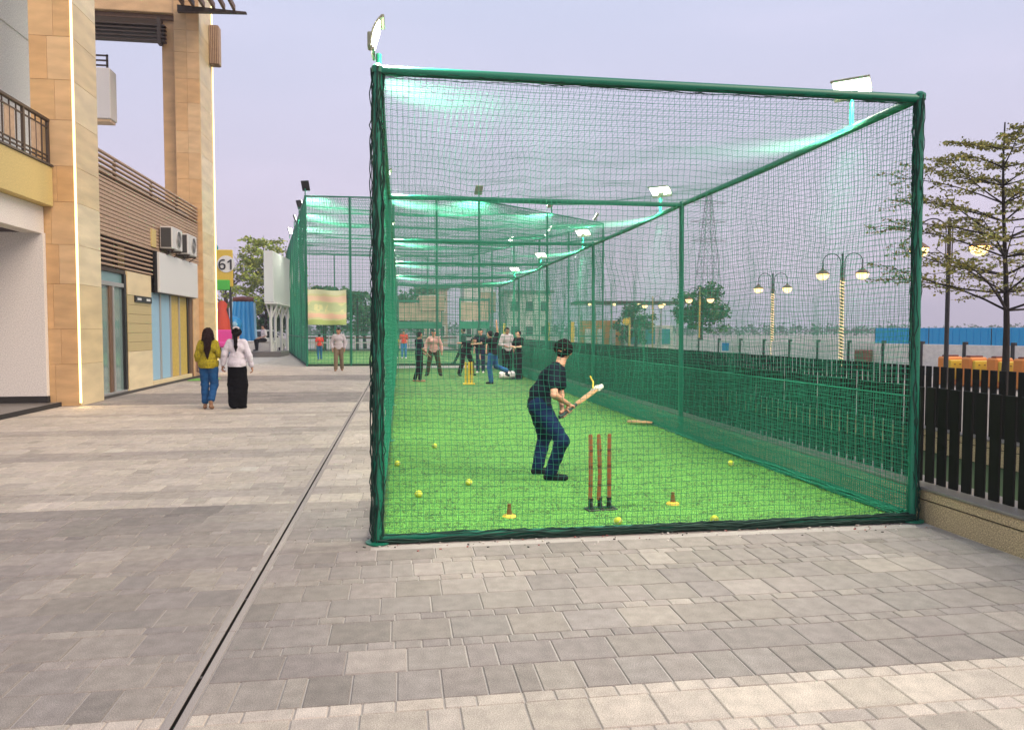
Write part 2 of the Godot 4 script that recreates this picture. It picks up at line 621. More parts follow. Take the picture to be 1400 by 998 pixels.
func setting() -> void:
	var s := Sh.new()
	sheet(s, -700, 700, -60, 1400, -0.07)
	structure(part("ground", s, M.ground))
	# the paved plaza: a bed of sand and stones of three sizes laid in rows
	s = Sh.new()
	sheet(s, -13, -0.9385, -3, 85, -0.007)
	sheet(s, -0.8515, 4.3, -3, 85, -0.007)
	sheet(s, -0.9385, -0.8515, -3, 85, -0.045)
	var pave := structure(part("pavement", s, M.sand)) as Node3D
	var d := 1.2
	var row := 0
	var singles := 0
	var rest := Sh.new()
	rest.tinted = true
	while d < 44.0:
		var small := row % 5 == 2 or row % 5 == 4
		var dd: float = 0.092 if small else [0.262, 0.275, 0.25][row % 3]
		var mid: float = d + dd / 2
		var base_w: float = 0.135 if small else [0.27, 0.285, 0.195, 0.31][(row * 7) % 4]
		var right := 4.19 if d + dd < 5.56 else CAGE_L - 0.02
		var left := maxf(-0.52 * mid - 2.0, -6.62 if mid > 16.55 else -6.9)
		for seg in [[left, -0.942], [-0.848, right]]:
			if seg[0] >= seg[1]:
				continue
			var x: float = seg[0] - rng.randf() * base_w * (0.0 if seg[0] > -0.9 else 1.0)
			if seg[0] > -0.9 and row % 2 == 1:
				x -= base_w * 0.45
			while x < seg[1] - 0.03:
				var w: float = base_w * (1.0 if rng.randf() < 0.8 else [0.5, 1.5, 0.72][rng.randi() % 3])
				var x0 := maxf(x, seg[0])
				var x1 := minf(x + w, seg[1])
				x += w
				if x1 - x0 < 0.03:
					continue
				var at := v((x0 + x1) / 2, rng.randf_range(-0.0012, 0.0012), mid)
				var tone := paver_tone(at.x, mid)
				var seen := mid > 2.55 and at.x > -0.5 * mid - 0.1 and at.x < 0.93 * mid
				var pw := x1 - x0 - 0.007
				var pd := dd - 0.0035
				if seen and singles < 300:
					singles += 1
					var key := "pv%.3f %.3f %d" % [pw, pd, int(tone.r * 60)]
					if not shared.has(key):
						var one := Sh.new()
						one.tinted = true
						one.tone = tone
						add_paver(one, Vector3.ZERO, pw, pd)
						shared[key] = one.mesh()
					put("paving_stone", shared[key], M.paver, pave, at)
				else:
					rest.tone = tone
					add_paver(rest, at, pw, pd)
		d += dd
		row += 1
	stuff(part("paving_stones", rest, M.paver, pave))
	# the slot drain that runs along the plaza
	var drain := Node3D.new()
	drain.name = "drain_channel"
	add_child(drain)
	structure(drain)
	for e in [[-0.9382, -0.911], [-0.879, -0.8518]]:
		block("channel_wall", Vector3(e[0], -0.044, -1), Vector3(e[1], -0.0105, 46), M.slot, drain)
	block("channel_floor", Vector3(-0.912, -0.044, -1), Vector3(-0.878, -0.036, 46), M.slot, drain)
	var dk := 1.0
	while dk < 45.0:
		for e in [[-0.938, -0.904], [-0.886, -0.852]]:
			block("edge_strip", Vector3(e[0], -0.010, dk), Vector3(e[1], -0.001, dk + 0.994), M.edge, drain, 0.002)
		block("cross_bar", Vector3(-0.9075, -0.035, dk + 0.48), Vector3(-0.8825, -0.008, dk + 0.50), M.slot_edge, drain)
		dk += 1.0
	# lawn between the two fences, turf in the lane
	s = Sh.new()
	sheet(s, 4.7, 6.85, -2, 90, -0.03)
	structure(part("lawn", s, M.lawn))
	s = Sh.new()
	s.box(v((CAGE_L + CAGE_R) / 2, -0.006, CAGE_F + BAY * 2.5 + 0.03), Vector3(CAGE_R - CAGE_L - 0.04, 0.028, BAY * 5.0), 0.004)
	var turf := structure(part("turf", s, M.turf)) as Node3D
	var tuft := Sh.new()
	for k in 4:
		var a := TAU * k / 4.0 + 0.4
		var o := Vector3(cos(a), 0, sin(a))
		var w := Vector3(-sin(a), 0, cos(a)) * 0.0022
		var tip := o * 0.009 + Vector3(0, 0.008, 0)
		tuft.tri(o * 0.003 - w, o * 0.003 + w, tip, Vector3.UP, Vector3.UP, Vector3.UP)
	var mm := MultiMesh.new()
	mm.transform_format = MultiMesh.TRANSFORM_3D
	mm.mesh = tuft.mesh()
	var many := 90000
	mm.instance_count = many
	for i in many:
		var dd := CAGE_F + 0.06 + 13.0 * (1.0 - sqrt(1.0 - rng.randf()))
		var sc := rng.randf_range(0.8, 1.9)
		mm.set_instance_transform(i, Transform3D(Basis(Vector3.UP, rng.randf() * TAU).scaled(Vector3(sc, sc * rng.randf_range(0.6, 1.0), sc)), v(rng.randf_range(CAGE_L + 0.05, CAGE_R - 0.06), 0.0075, dd)))
	var pile := MultiMeshInstance3D.new()
	pile.name = "turf_pile"
	pile.multimesh = mm
	pile.material_override = M.turf_blade
	pile.position = -turf.position
	turf.add_child(pile)
	stuff(pile)
	# crumbs of mortar and grit swept against the foot of the cage
	var grit := Sh.new()
	grit.tinted = true
	for i in 130:
		var at := v(rng.randf_range(CAGE_L - 0.2, CAGE_R), 0.002, CAGE_F - 0.06 - 0.22 * pow(rng.randf(), 2.0))
		var z := rng.randf_range(0.003, 0.009)
		grit.tone = [Color(0.6, 0.55, 0.5), Color(0.08, 0.07, 0.06), Color(0.35, 0.12, 0.10), Color(0.4, 0.36, 0.3)][rng.randi() % 4]
		grit.box(at, Vector3(z * 2.0, z, z * 1.4), 0.001, Basis(Vector3.UP, rng.randf() * TAU))
	var gr := part("grit", grit, M.grit)
	stuff(gr)
	tag(gr, "crumbs of grit along the foot of the front net", "grit")


# ---------------------------------------------------------------- nets

func net_mesh(nu: int, nv: int, at: Callable, r: float) -> ArrayMesh:
	# nu x nv knots joined by twine of radius r; each string is a three-sided strand
	var knots := PackedVector3Array()
	knots.resize(nu * nv)
	for j in nv:
		for i in nu:
			knots[j * nu + i] = at.call(i, j)
	var p := PackedVector3Array()
	var idx := PackedInt32Array()
	for dir in 2:
		var n_str := nv if dir == 0 else nu
		var n_pt := nu if dir == 0 else nv
		for q in n_str:
			var start := p.size()
			for i in n_pt:
				var i0 := maxi(i - 1, 0)
				var i1 := mini(i + 1, n_pt - 1)
				var k0 := q * nu + i0 if dir == 0 else i0 * nu + q
				var k1 := q * nu + i1 if dir == 0 else i1 * nu + q
				var kk := q * nu + i if dir == 0 else i * nu + q
				var t := (knots[k1] - knots[k0]).normalized()
				var u := t.cross(Vector3(0.31, 0.52, 0.79)).normalized() * r
				var w := t.cross(u)
				var c := knots[kk]
				p.append(c + u)
				p.append(c - u * 0.5 + w * 0.866)
				p.append(c - u * 0.5 - w * 0.866)
				if i > 0:
					var b := start + i * 3
					for e in 3:
						var e2 := (e + 1) % 3
						idx.append(b - 3 + e); idx.append(b + e2); idx.append(b - 3 + e2)
						idx.append(b - 3 + e); idx.append(b + e); idx.append(b + e2)
	var a := []
	a.resize(Mesh.ARRAY_MAX)
	a[Mesh.ARRAY_VERTEX] = p
	a[Mesh.ARRAY_INDEX] = idx
	var m := ArrayMesh.new()
	m.add_surface_from_arrays(Mesh.PRIMITIVE_TRIANGLES, a)
	return m


func wave(a: float, b: float, sd: float) -> float:
	return wob.get_noise_3d(a, b, sd)


func gathered(s: Sh, a: Vector3, b: Vector3, n: int, spread: float, r: float, sd: int) -> void:
	# loose net lashed round a pipe: wavy strands that wind about it
	var g := RandomNumberGenerator.new()
	g.seed = sd
	var d := (b - a).normalized()
	var u := d.cross(Vector3(0.3, 0.4, 0.86)).normalized()
	var w := d.cross(u)
	var steps := int((b - a).length() / 0.045)
	for k in n:
		var ph := g.randf() * TAU
		var turns := g.randf_range(-1.3, 1.3) * (b - a).length()
		var base := g.randf_range(0.55, 1.0) * spread
		var pts := []
		for i in steps + 1:
			var t := float(i) / steps
			var an := ph + turns * t + 0.8 * wave(t * 9.0, k * 3.1, sd)
			var rr := base * (1.0 + 0.28 * wave(t * (b - a).length() * 7.0, k * 5.3, sd + 7.0)) + g.randf_range(-0.004, 0.006)
			pts.append(a.lerp(b, t) + (u * cos(an) + w * sin(an)) * rr)
		s.tube(pts, r * g.randf_range(0.7, 1.3), 4, false)


func near_cage() -> void:
	var cage := thing("cricket_net_cage", "green pipe-framed cricket net cage with batsman inside", "net cage", Vector3.ZERO)
	var lx := CAGE_L
	var rx := CAGE_R
	var pr := 0.036
	for k in BAYS + 1:
		var dd := CAGE_F + BAY * k
		for sd in [0, 1]:
			var foot := v(lx if sd == 0 else rx, 0.0, dd)
			var head := v(lx + 0.025 if sd == 0 else rx - 0.02, TOP, dd)
			var s := Sh.new()
			s.tube([foot, foot.lerp(head, 0.5), head], pr, 14)
			s.lathe(head, [[pr + 0.008, -0.03], [pr + 0.008, 0.015], [0.02, 0.035], [0.0, 0.036]], 14)
			s.lathe(foot, [[0.09, 0.0], [0.09, 0.012], [pr, 0.014]], 14)
			part("post", s, M.frame, cage)
		var c := Sh.new()
		c.tube([v(lx + 0.03, TOP - 0.01, dd), v((lx + rx) / 2, TOP - 0.016, dd), v(rx - 0.03, TOP - 0.02, dd)], pr * 0.95, 14, false)
		part("crossbar", c, M.frame, cage)
		if k < BAYS:
			for sd in [0, 1]:
				var x := lx + 0.025 if sd == 0 else rx - 0.02
				var s := Sh.new()
				s.tube([v(x, TOP - 0.015, dd + 0.03), v(x, TOP - 0.03, dd + BAY / 2), v(x, TOP - 0.015, dd + BAY - 0.03)], pr * 0.95, 12, false)
				part("top_rail", s, M.frame, cage)
				s = Sh.new()
				var x2 := lx + 0.0 if sd == 0 else rx
				s.tube([v(x2, 0.05, dd + 0.03), v(x2, 0.05, dd + BAY - 0.03)], 0.022, 10, false)
				part("bottom_rail", s, M.frame, cage)
	var fr := Sh.new()
	fr.tube([v(lx + 0.03, 0.035, CAGE_F), v(rx - 0.03, 0.035, CAGE_F)], 0.026, 10, false)
	part("bottom_rail", fr, M.frame, cage)
	# netting, knot by knot
	var sp := 0.043
	var nw := int((rx - lx) / sp)
	var nh := int((TOP - 0.05) / sp)
	var nb := int(BAY / sp)
	var front := func(i, j):
		var a: float = float(i) / (nw - 1)
		var b: float = float(j) / (nh - 1)
		var hang := 4.0 * b * (1.0 - b) * minf(1.0, 6.0 * minf(a, 1.0 - a))
		var x: float = lerpf(lx + 0.03, rx - 0.03, a) + 0.05 * hang * wave(a * 5.0, b * 5.0, 1.0) + 0.006 * wave(i * 0.5, j * 0.5, 11.0)
		var y: float = lerpf(0.02, TOP - 0.02, b) - 0.10 * hang * absf(wave(a * 2.5, b * 2.0, 2.0)) * (1.0 + 0.3 * sin(a * 9.0)) + 0.006 * wave(i * 0.5, j * 0.5, 12.0) - 0.03 * (1.0 - b) * sin(a * PI)
		y = maxf(y, 0.012 + 0.004 * j)
		return v(x, y, CAGE_F + 0.07 * hang * wave(a * 3.0, b * 2.0, 3.0) + 0.02 * wave(a * 12.0, b * 10.0, 4.0))
	put("front_net", net_mesh(nw, nh, front, 0.0016), M.net, cage)
	var side := func(i, j):
		var a: float = float(i) / (nb - 1)
		var b: float = float(j) / (nh - 1)
		var hang := 4.0 * b * (1.0 - b)
		var x := 0.10 * hang * wave(a * 4.0, b * 2.0, 5.0) + 0.02 * wave(a * 13.0, b * 9.0, 6.0) * sqrt(hang)
		var y: float = lerpf(0.02, TOP - 0.02, b) - 0.05 * hang * absf(wave(a * 3.0, b * 2.0, 7.0))
		return Vector3(x, y, -BAY * a + 0.03 * hang * wave(a * 5.0, b * 5.0, 8.0))
	var sm := net_mesh(nb, nh, side, 0.0019)
	for k in BAYS:
		for sd in [0, 1]:
			var o := put("side_net", sm, M.net, cage, v((lx + 0.012 if sd == 0 else rx - 0.01), 0, CAGE_F + BAY * k))
			if (k + sd) % 2 == 1:
				o.rotation.y = PI
				o.position.z -= BAY
	var roof := func(i, j):
		var a: float = float(i) / (nw - 1)
		var b: float = float(j) / (nb - 1)
		var hang := sqrt(clampf(16.0 * a * (1.0 - a) * b * (1.0 - b), 0.0, 1.0))
		return Vector3(lerpf(0.03, rx - lx - 0.05, a) + 0.03 * hang * wave(a * 5.0, b * 5.0, 20.0), TOP - 0.03 - 0.16 * hang - 0.06 * hang * wave(a * 3.0, b * 4.0, 21.0), -BAY * b + 0.03 * hang * wave(a * 5.0, b * 5.0, 22.0))
	var rm := net_mesh(nw, nb, roof, 0.0011)
	for k in BAYS:
		put("roof_net", rm, M.net, cage, v(lx, 0, CAGE_F + BAY * k))
	var back := put("back_net", net_mesh(nw / 2, nh / 2, func(i, j): return v(lerpf(lx, rx, float(i) / (nw / 2 - 1)), lerpf(0.02, TOP, float(j) / (nh / 2 - 1)), CAGE_F + BAY * BAYS + 0.05 * wave(i * 0.2, j * 0.2, 2.0)), 0.003), M.net, cage)
	back.set_meta("label", "net across the far end")
	# a closer woven strip along the low part of the fence side
	var ns := int(BAY / 0.030)
	var low := func(i, j):
		var a: float = float(i) / (ns - 1)
		var b: float = float(j) / 32.0
		return Vector3(0.012 * wave(a * 6.0, b * 2.0, 31.0), 0.02 + 1.0 * b + 0.008 * wave(a * 7.0, 0.0, 33.0), -BAY * a)
	var lm := net_mesh(ns, 33, low, 0.0014)
	var hem := func(i, j):
		var a: float = float(i) / (ns - 1)
		return Vector3(0.01 * wave(a * 9.0, j * 0.2, 34.0), 0.02 + 0.024 * j + 0.008 * wave(a * 12.0, 0.0, 35.0), -BAY * a)
	var hm := net_mesh(ns, 12, hem, 0.0034)
	for k in BAYS:
		put("shade_net", lm, M.net, cage, v(rx - 0.035, 0, CAGE_F + BAY * k))
		put("net_skirt", hm, M.net, cage, v(rx - 0.05, 0, CAGE_F + BAY * k))
	for k in BAYS:
		var rp := Sh.new()
		rp.tube([v(rx - 0.035, 1.02, CAGE_F + BAY * k + 0.04), v(rx - 0.035, 1.012, CAGE_F + BAY * (k + 0.5)), v(rx - 0.035, 1.02, CAGE_F + BAY * (k + 1) - 0.04)], 0.006, 6, false)
		part("net_rope", rp, M.net, cage)
	# loose net lashed to the front frame
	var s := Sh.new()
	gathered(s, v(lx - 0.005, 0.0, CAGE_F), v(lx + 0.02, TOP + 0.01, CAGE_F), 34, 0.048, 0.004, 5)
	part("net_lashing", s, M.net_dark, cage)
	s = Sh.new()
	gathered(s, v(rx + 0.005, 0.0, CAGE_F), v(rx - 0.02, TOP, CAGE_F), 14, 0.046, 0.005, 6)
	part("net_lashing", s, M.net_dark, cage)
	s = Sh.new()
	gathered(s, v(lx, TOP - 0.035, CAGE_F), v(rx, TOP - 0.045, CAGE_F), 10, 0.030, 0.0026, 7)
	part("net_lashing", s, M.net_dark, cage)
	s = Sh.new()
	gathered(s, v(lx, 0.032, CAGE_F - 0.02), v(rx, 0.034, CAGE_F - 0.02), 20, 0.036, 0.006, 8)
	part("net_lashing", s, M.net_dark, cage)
	s = Sh.new()
	gathered(s, v(rx - 0.04, 0.04, CAGE_F + 0.05), v(rx - 0.04, 0.04, CAGE_F + BAY), 10, 0.035, 0.006, 9)
	part("net_lashing", s, M.net, cage)


func floodlights() -> void:
	# a curved LED luminaire on a short pipe, one on each side rail of each bay
	for k in BAYS:
		for sd in [0, 1]:
			var dd := CAGE_F + BAY * k + (0.10 if sd == 0 else 0.92)
			var at := v(CAGE_L + 0.03 if sd == 0 else CAGE_R - 0.02, TOP - 0.0, dd)
			var label := "LED floodlight on the %s rail of the green net cage, %s from the front" % [["left top", "right top"][sd], ["first", "second", "third", "fourth", "fifth", "sixth"][k]]
			var t := thing("floodlight", label, "floodlight", at, 0.0, "floodlights of the net cage")
			var into := 1.0 if sd == 0 else -1.0
			var s := Sh.new()
			var up := 0.14 if sd == 0 else 0.24
			s.tube([Vector3(0, -0.0, 0), Vector3(0, up * 0.6, 0), Vector3(0.0, up, 0)], 0.02, 10)
			part("bracket", s, M.frame, t)
			# shell: an arc profile swept sideways; its hollow side faces into the lane and down
			var prof := []
			for i in 9:
				var a := lerpf(-0.55, 0.75, i / 8.0)
				prof.append(Vector3(into * (0.10 - 0.16 * cos(a)) + into * 0.05 * i / 8.0, up + 0.10 + 0.19 * sin(a), 0))
			if sd == 1:
				for i in 9:
					var q: Vector3 = prof[i] - Vector3(0, up + 0.08, 0)
					prof[i] = q.rotated(Vector3(0, 0, 1), 0.75) + Vector3(0, up + 0.07, 0)
			var sh := Sh.new()
			var wz := 0.11 if sd == 0 else 0.16
			for i in 8:
				var a: Vector3 = prof[i]
				var b: Vector3 = prof[i + 1]
				var nn := Vector3(0, 0, into).cross(b - a).normalized() * -1.0
				if nn.x * into > 0:
					nn = -nn
				var o := nn * 0.014
				var z := Vector3(0, 0, wz)
				for f in [[a + o - z, a + o + z, b + o + z, b + o - z], [a - z, b - z, b + z, a + z], [a - z, a + o - z, b + o - z, b - z], [a + z, b + z, b + o + z, a + o + z]]:
					sh.quad(f[0], f[1], f[2], f[3])
			for e in [0, 8]:
				sh.box(prof[e], Vector3(0.022, 0.022, wz * 2 + 0.01), 0.004)
			sh.box((prof[4] as Vector3) + Vector3(-0.025 * into, -0.03, 0), Vector3(0.04, 0.11, 0.09), 0.008)
			part("housing", sh, M.lamp_shell, t)
			var le := Sh.new()
			var c0: Vector3 = prof[1]
			var c1: Vector3 = prof[7]
			var mid := (c0 + c1) / 2
			var dir := (c1 - c0).normalized()
			var face := Vector3(-dir.y, dir.x, 0)
			if face.x * into < 0:
				face = -face
			var half := (c1 - c0).length() / 2
			var bs := Basis(face, dir, face.cross(dir))
			le.box(mid + face * -0.004, Vector3(0.016, half * 2, wz * 1.9), 0.006, bs)
			part("lens", le, M.led, t)
			var from := mid + face * 0.10
			t.rotation.y = 0.0 if sd == 0 else 0.85
			spot(t, at + from.rotated(Vector3.UP, t.rotation.y), at + Vector3(into * 2.1, -TOP, -0.2), 9.5, 56.0, Color(1.0, 1.0, 0.93), 0.1)


# ---------------------------------------------------------------- fence with granite plinth

func fences() -> void:
	for q in 2:
		var x: float = [4.36, 6.95][q]
		var d0: float = [2.2, 5.2][q]
		var d1: float = [42.0, 60.0][q]
		var label: String = ["black vertical-slat fence on the granite plinth beside the net cage", "second black slat fence, behind the one on the granite plinth"][q]
		var f := thing("slat_fence", label, "fence", Vector3.ZERO)
		var n := 0
		var more := Sh.new()
		var dd := d0
		var pitch := 0.138
		while dd < d1:
			var tall := 1.08 + 0.004 * wave(dd * 3.0, q, 4.0)
			if n < 290:
				put("slat", boxm(Vector3(0.018, 0.80, 0.100), 0.004), M.fence, f, v(x, tall - 0.40, dd))
			else:
				more.box(v(x, tall - 0.40, dd), Vector3(0.018, 0.80, 0.100))
			n += 1
			dd += pitch
		if more.p.size() > 0:
			stuff(part("slats", more, M.fence, f))
		var pl := thing("granite_plinth", ["speckled tan granite plinth under the near slat fence", "granite plinth under the far slat fence"][q], "plinth", Vector3.ZERO)
		var step := 0.0
		dd = d0 - 0.9
		while dd < d1:
			var L := 1.48
			var e := minf(dd + L - 0.004, d1)
			block("cap_slab", Vector3(x - 0.185, 0.262, dd), Vector3(x + 0.185, 0.285, e), M.cap, pl, 0.004)
			block("granite_panel", Vector3(x - 0.165, 0.185, dd), Vector3(x + 0.165, 0.2615, e), M.granite, pl, 0.003)
			block("granite_panel", Vector3(x - 0.155, -0.02, dd), Vector3(x + 0.155, 0.172, e), M.granite, pl, 0.003)
			dd += L
		block("core", Vector3(x - 0.14, -0.02, d0 - 0.9), Vector3(x + 0.14, 0.2, d1 - 0.01), M.slot, pl)


# ---------------------------------------------------------------- the arcade building

func clad_column(b: Node3D, x0: float, x1: float, d0: float, d1: float, top: float, split: float) -> Node3D:
	# a core and stone panels: two across on the face towards the camera, one on the plaza face
	var col := block("column", Vector3(x0 + 0.02, -0.02, d0 + 0.02), Vector3(x1 - 0.02, top, d1 - 0.02), M.stone3, b)
	var o := col.position
	var y := 0.0
	var row := 0
	while y < top:
		var h: float = [0.86, 0.72, 0.92, 0.80][row % 4]
		var y1: float = minf(y + h, top)
		var cut := lerpf(x0, x1, split if row % 2 == 0 else 1.0 - split)
		for e in [[x0, cut], [cut, x1]]:
			var m: Material = M["stone%d" % rng.randi_range(0, 3)]
			var pc := put("stone_panel", boxm(Vector3(snappedf(e[1] - e[0], 0.001) - 0.004, snappedf(y1 - y, 0.001) - 0.005, 0.03), 0.003), m, col)
			pc.position = v((e[0] + e[1]) / 2, (y + y1) / 2, d0 + 0.005) - o
		var m2: Material = M["cream%d" % rng.randi_range(0, 3)]
		var p2 := put("stone_panel", boxm(Vector3(0.03, snappedf(y1 - y, 0.001) - 0.005, d1 - d0 - 0.03), 0.003), m2, col)
		p2.position = v(x1 - 0.005, (y + y1) / 2, (d0 + d1) / 2 + 0.012) - o
		y = y1
		row += 1
	return col


func led_strip(b: Node3D, x: float, d: float, y0: float, y1: float, aim: Vector3) -> void:
	var st := block("led_strip", Vector3(x - 0.02, y0, d - 0.02), Vector3(x + 0.02, y1, d + 0.02), M.led_strip, b, 0.008)
	var l := AreaLight3D.new()
	l.name = "strip_glow"
	l.area_size = Vector2(0.06, minf(y1 - y0, 7.0))
	l.light_energy = 2.0
	l.light_color = Color(1.0, 0.84, 0.55)
	l.shadow_enabled = true
	l.area_range = 30.0
	b.add_child(l, true)
	var at := v(x, y0 + minf(y1 - y0, 7.0) / 2, d) + aim.normalized() * 0.06
	l.look_at_from_position(at, at + aim, Vector3.UP)
	st.set_meta("label", "glowing warm LED strip on the column edge")


func building() -> void:
	var b := thing("arcade_building", "tan stone-clad shop building with tall columns, louvres and balcony", "building", Vector3.ZERO)
	var F := FACADE
	# two tall columns with LED edges
	clad_column(b, -7.32, -6.53, 16.6, 17.84, 13.6, 0.42)
	led_strip(b, -6.515, 16.585, 0.06, 13.0, Vector3(0.7, 0, 0.7))
	clad_column(b, -7.33, -6.55, 26.7, 28.4, 13.6, 0.5)
	led_strip(b, -6.53, 28.42, 0.05, 13.0, Vector3(0.8, 0, -0.5))
	block("pilaster", Vector3(-7.8, 0, 27.0), Vector3(-7.36, 13.4, 28.2), M.stone1, b, 0.01)
	# portal beam and brise-soleil between the columns' upper parts
	block("portal_beam", Vector3(-15, 12.02, 26.75), Vector3(-6.56, 13.7, 28.3), M.stone0, b, 0.02)
	block("beam_soffit", Vector3(-15, 11.86, 26.9), Vector3(-7.4, 12.015, 28.0), M.wood_brown, b, 0.01)
	for k in 5:
		block("brise_slat", Vector3(-14, 11.08 + 0.125 * k, 26.72), Vector3(-7.62, 11.13 + 0.125 * k, 26.95), M.dark_wood, b, 0.006)
	block("brise_panel", Vector3(-14, 11.40, 27.0), Vector3(-7.9, 11.56, 27.05), M.yellow_wall, b)
	block("brise_post", Vector3(-7.86, 11.0, 26.7), Vector3(-7.74, 11.86, 26.96), M.dark_wood, b, 0.006)
	# pergola canopy over the walkway
	for k in 6:
		var x := -7.0 + 0.32 * k
		block("rafter", Vector3(x, 12.16 - 0.012 * k, 15.0), Vector3(x + 0.09, 12.34 - 0.012 * k, 26.45), M.wood_brown, b, 0.008)
	var s := Sh.new()
	var q0 := [v(-7.15, 11.98, 26.46), v(-7.15, 11.98, 26.62), v(-7.15, 12.2, 26.62), v(-7.15, 12.2, 26.46)]
	var q1 := [v(-4.98, 12.06, 26.46), v(-4.98, 12.06, 26.62), v(-4.98, 12.10, 26.62), v(-4.98, 12.10, 26.46)]
	for k in 4:
		var k2 := (k + 1) % 4
		s.quad(q0[k2], q0[k], q1[k], q1[k2])
	s.quad(q0[0], q0[1], q0[2], q0[3])
	s.quad(q1[3], q1[2], q1[1], q1[0])
	part("canopy_beam", s, M.dark_wood, b)
	block("canopy_board", Vector3(-7.1, 12.36, 15.0), Vector3(-6.3, 12.39, 26.4), M.dark_wood, b)
	# textured wall light box on the second column
	var sc := block("wall_sconce", Vector3(-6.535, 10.85, 28.0), Vector3(-6.22, 12.2, 28.36), M.wood_brown, b, 0.02)
	sc.set_meta("label", "brown textured box lamp on the column")
	for k in 5:
		var st := put("sconce_slat", boxm(Vector3(0.02, 1.3, 0.035), 0.004), M.louvre, sc)
		st.position = Vector3(0.165, 0, -0.14 + 0.07 * k)
		var s2 := put("sconce_slat", boxm(Vector3(0.03, 1.3, 0.02), 0.004), M.louvre, sc)
		s2.position = Vector3(-0.12 + 0.06 * k, 0, 0.185)
	# low shop wing between the columns
	block("wing_wall", Vector3(-12, 2.98, 17.9), Vector3(F - 0.36, 5.3, 26.68), M.dark_wood, b)
	block("wing_roof", Vector3(-12, 5.305, 17.9), Vector3(F - 0.3, 5.4, 26.68), M.grey_wall, b)
	for k in 6:
		block("louvre_slat", Vector3(F - 0.09, 5.04 + 0.113 * k, 17.86), Vector3(F + 0.0, 5.085 + 0.113 * k, 26.66), M.louvre, b, 0.006)
	for k in 14:
		block("louvre_slat", Vector3(F - 0.06, 3.735 + 0.0925 * k, 17.86), Vector3(F - 0.005 + 0.004 * (k % 2), 3.815 + 0.0925 * k, 26.66), M.louvre, b, 0.01)
	for k in 6:
		block("louvre_slat", Vector3(F - 0.09, 3.06 + 0.113 * k, 17.86), Vector3(F + 0.0, 3.105 + 0.113 * k, 21.88), M.louvre, b, 0.006)
	for d in [19.5, 22.2, 24.6]:
		block("louvre_post", Vector3(F - 0.15, 3.02, d), Vector3(F - 0.095, 5.62, d + 0.07), M.dark_wood, b)
	block("backing_panel", Vector3(F - 0.34, 3.1, 20.0), Vector3(F - 0.3, 3.7, 20.6), M.yellow_wall, b)  # plain yellow panel set behind the lower louvre slats
	block("yellow_panel", Vector3(F - 0.02, 3.83, 21.75), Vector3(F + 0.03, 4.32, 22.12), M.yellow_wall, b, 0.005)
	# glass shop front
	block("sill", Vector3(F - 0.16, 0.0, 17.86), Vector3(F - 0.02, 0.10, 19.84), M.aluminium, b, 0.005)
	block("base_kerb", Vector3(F - 0.2, -0.02, 17.86), Vector3(F + 0.03, 0.055, 26.66), M.slot_edge, b, 0.004)
	block("transom", Vector3(F - 0.14, 2.60, 17.86), Vector3(F - 0.03, 2.70, 19.8), M.aluminium, b, 0.005)
	block("head_frame", Vector3(F - 0.14, 2.93, 17.86), Vector3(F - 0.03, 3.02, 19.86), M.dark_wood, b, 0.005)
	block("transom_pane", Vector3(F - 0.10, 2.70, 17.87), Vector3(F - 0.085, 2.93, 19.74), M.teal_glass, b)
	block("jamb", Vector3(F - 0.15, 0.10, 19.74), Vector3(F - 0.02, 2.93, 19.88), M.black_metal, b, 0.005)
	block("mullion", Vector3(F - 0.14, 0.10, 19.02), Vector3(F - 0.03, 2.60, 19.10), M.aluminium, b, 0.005)
	var dr := block("door", Vector3(F - 0.10, 0.10, 17.9), Vector3(F - 0.085, 2.60, 18.84), M.glass, b)
	var hd := put("handle", boxm(Vector3(0.03, 0.9, 0.03), 0.008), M.aluminium, dr)
	hd.position = Vector3(0.05, -0.2, 0.2)
	for e in [-0.35, 0.35]:
		var st := put("handle_stay", boxm(Vector3(0.05, 0.02, 0.02)), M.aluminium, dr)
		st.position = Vector3(0.028, -0.2 + e, 0.2)
	block("door_stile", Vector3(F - 0.13, 0.10, 18.84), Vector3(F - 0.05, 2.60, 19.0), M.wood_brown, b, 0.005)
	block("window_pane", Vector3(F - 0.10, 0.10, 19.10), Vector3(F - 0.085, 2.60, 19.74), M.glass, b)
	block("shop_back_wall", Vector3(-9.6, 0, 17.9), Vector3(-9.5, 2.97, 21.8), M.interior, b)
	block("shop_side_wall", Vector3(-9.5, 0, 21.7), Vector3(F - 0.2, 2.97, 21.8), M.interior_green, b)
	block("shop_side_wall", Vector3(-9.5, 0, 17.86), Vector3(-7.35, 2.97, 17.9), M.interior, b)
	block("shop_floor", Vector3(-9.6, -0.02, 17.9), Vector3(F - 0.2, 0.05, 21.7), M.cap, b)
	block("shop_shelf", Vector3(-8.2, 0.05, 20.6), Vector3(-7.2, 1.9, 21.4), M.interior_green, b, 0.02)
	# tiled pier with a small black plate
	block("pier_wall", Vector3(F - 0.2, 0.05, 19.88), Vector3(F - 0.03, 3.03, 21.72), M.cream2, b)
	block("stone_base", Vector3(F - 0.03, 0.056, 19.9), Vector3(F + 0.0, 1.02, 21.70), M.cream2, b, 0.004)
	for r in 6:
		block("wall_tile", Vector3(F - 0.03, 1.027 + 0.235 * r, 19.9), Vector3(F - 0.004, 1.255 + 0.235 * r, 21.70), M.tan_tile, b, 0.006)
	block("stone_head", Vector3(F - 0.03, 2.445, 19.9), Vector3(F - 0.002, 3.025, 21.70), M.cream0, b, 0.004)
	var plate := block("name_plate", Vector3(F + 0.0, 2.28, 20.35), Vector3(F + 0.035, 2.44, 21.62), M.black_metal, b, 0.005)
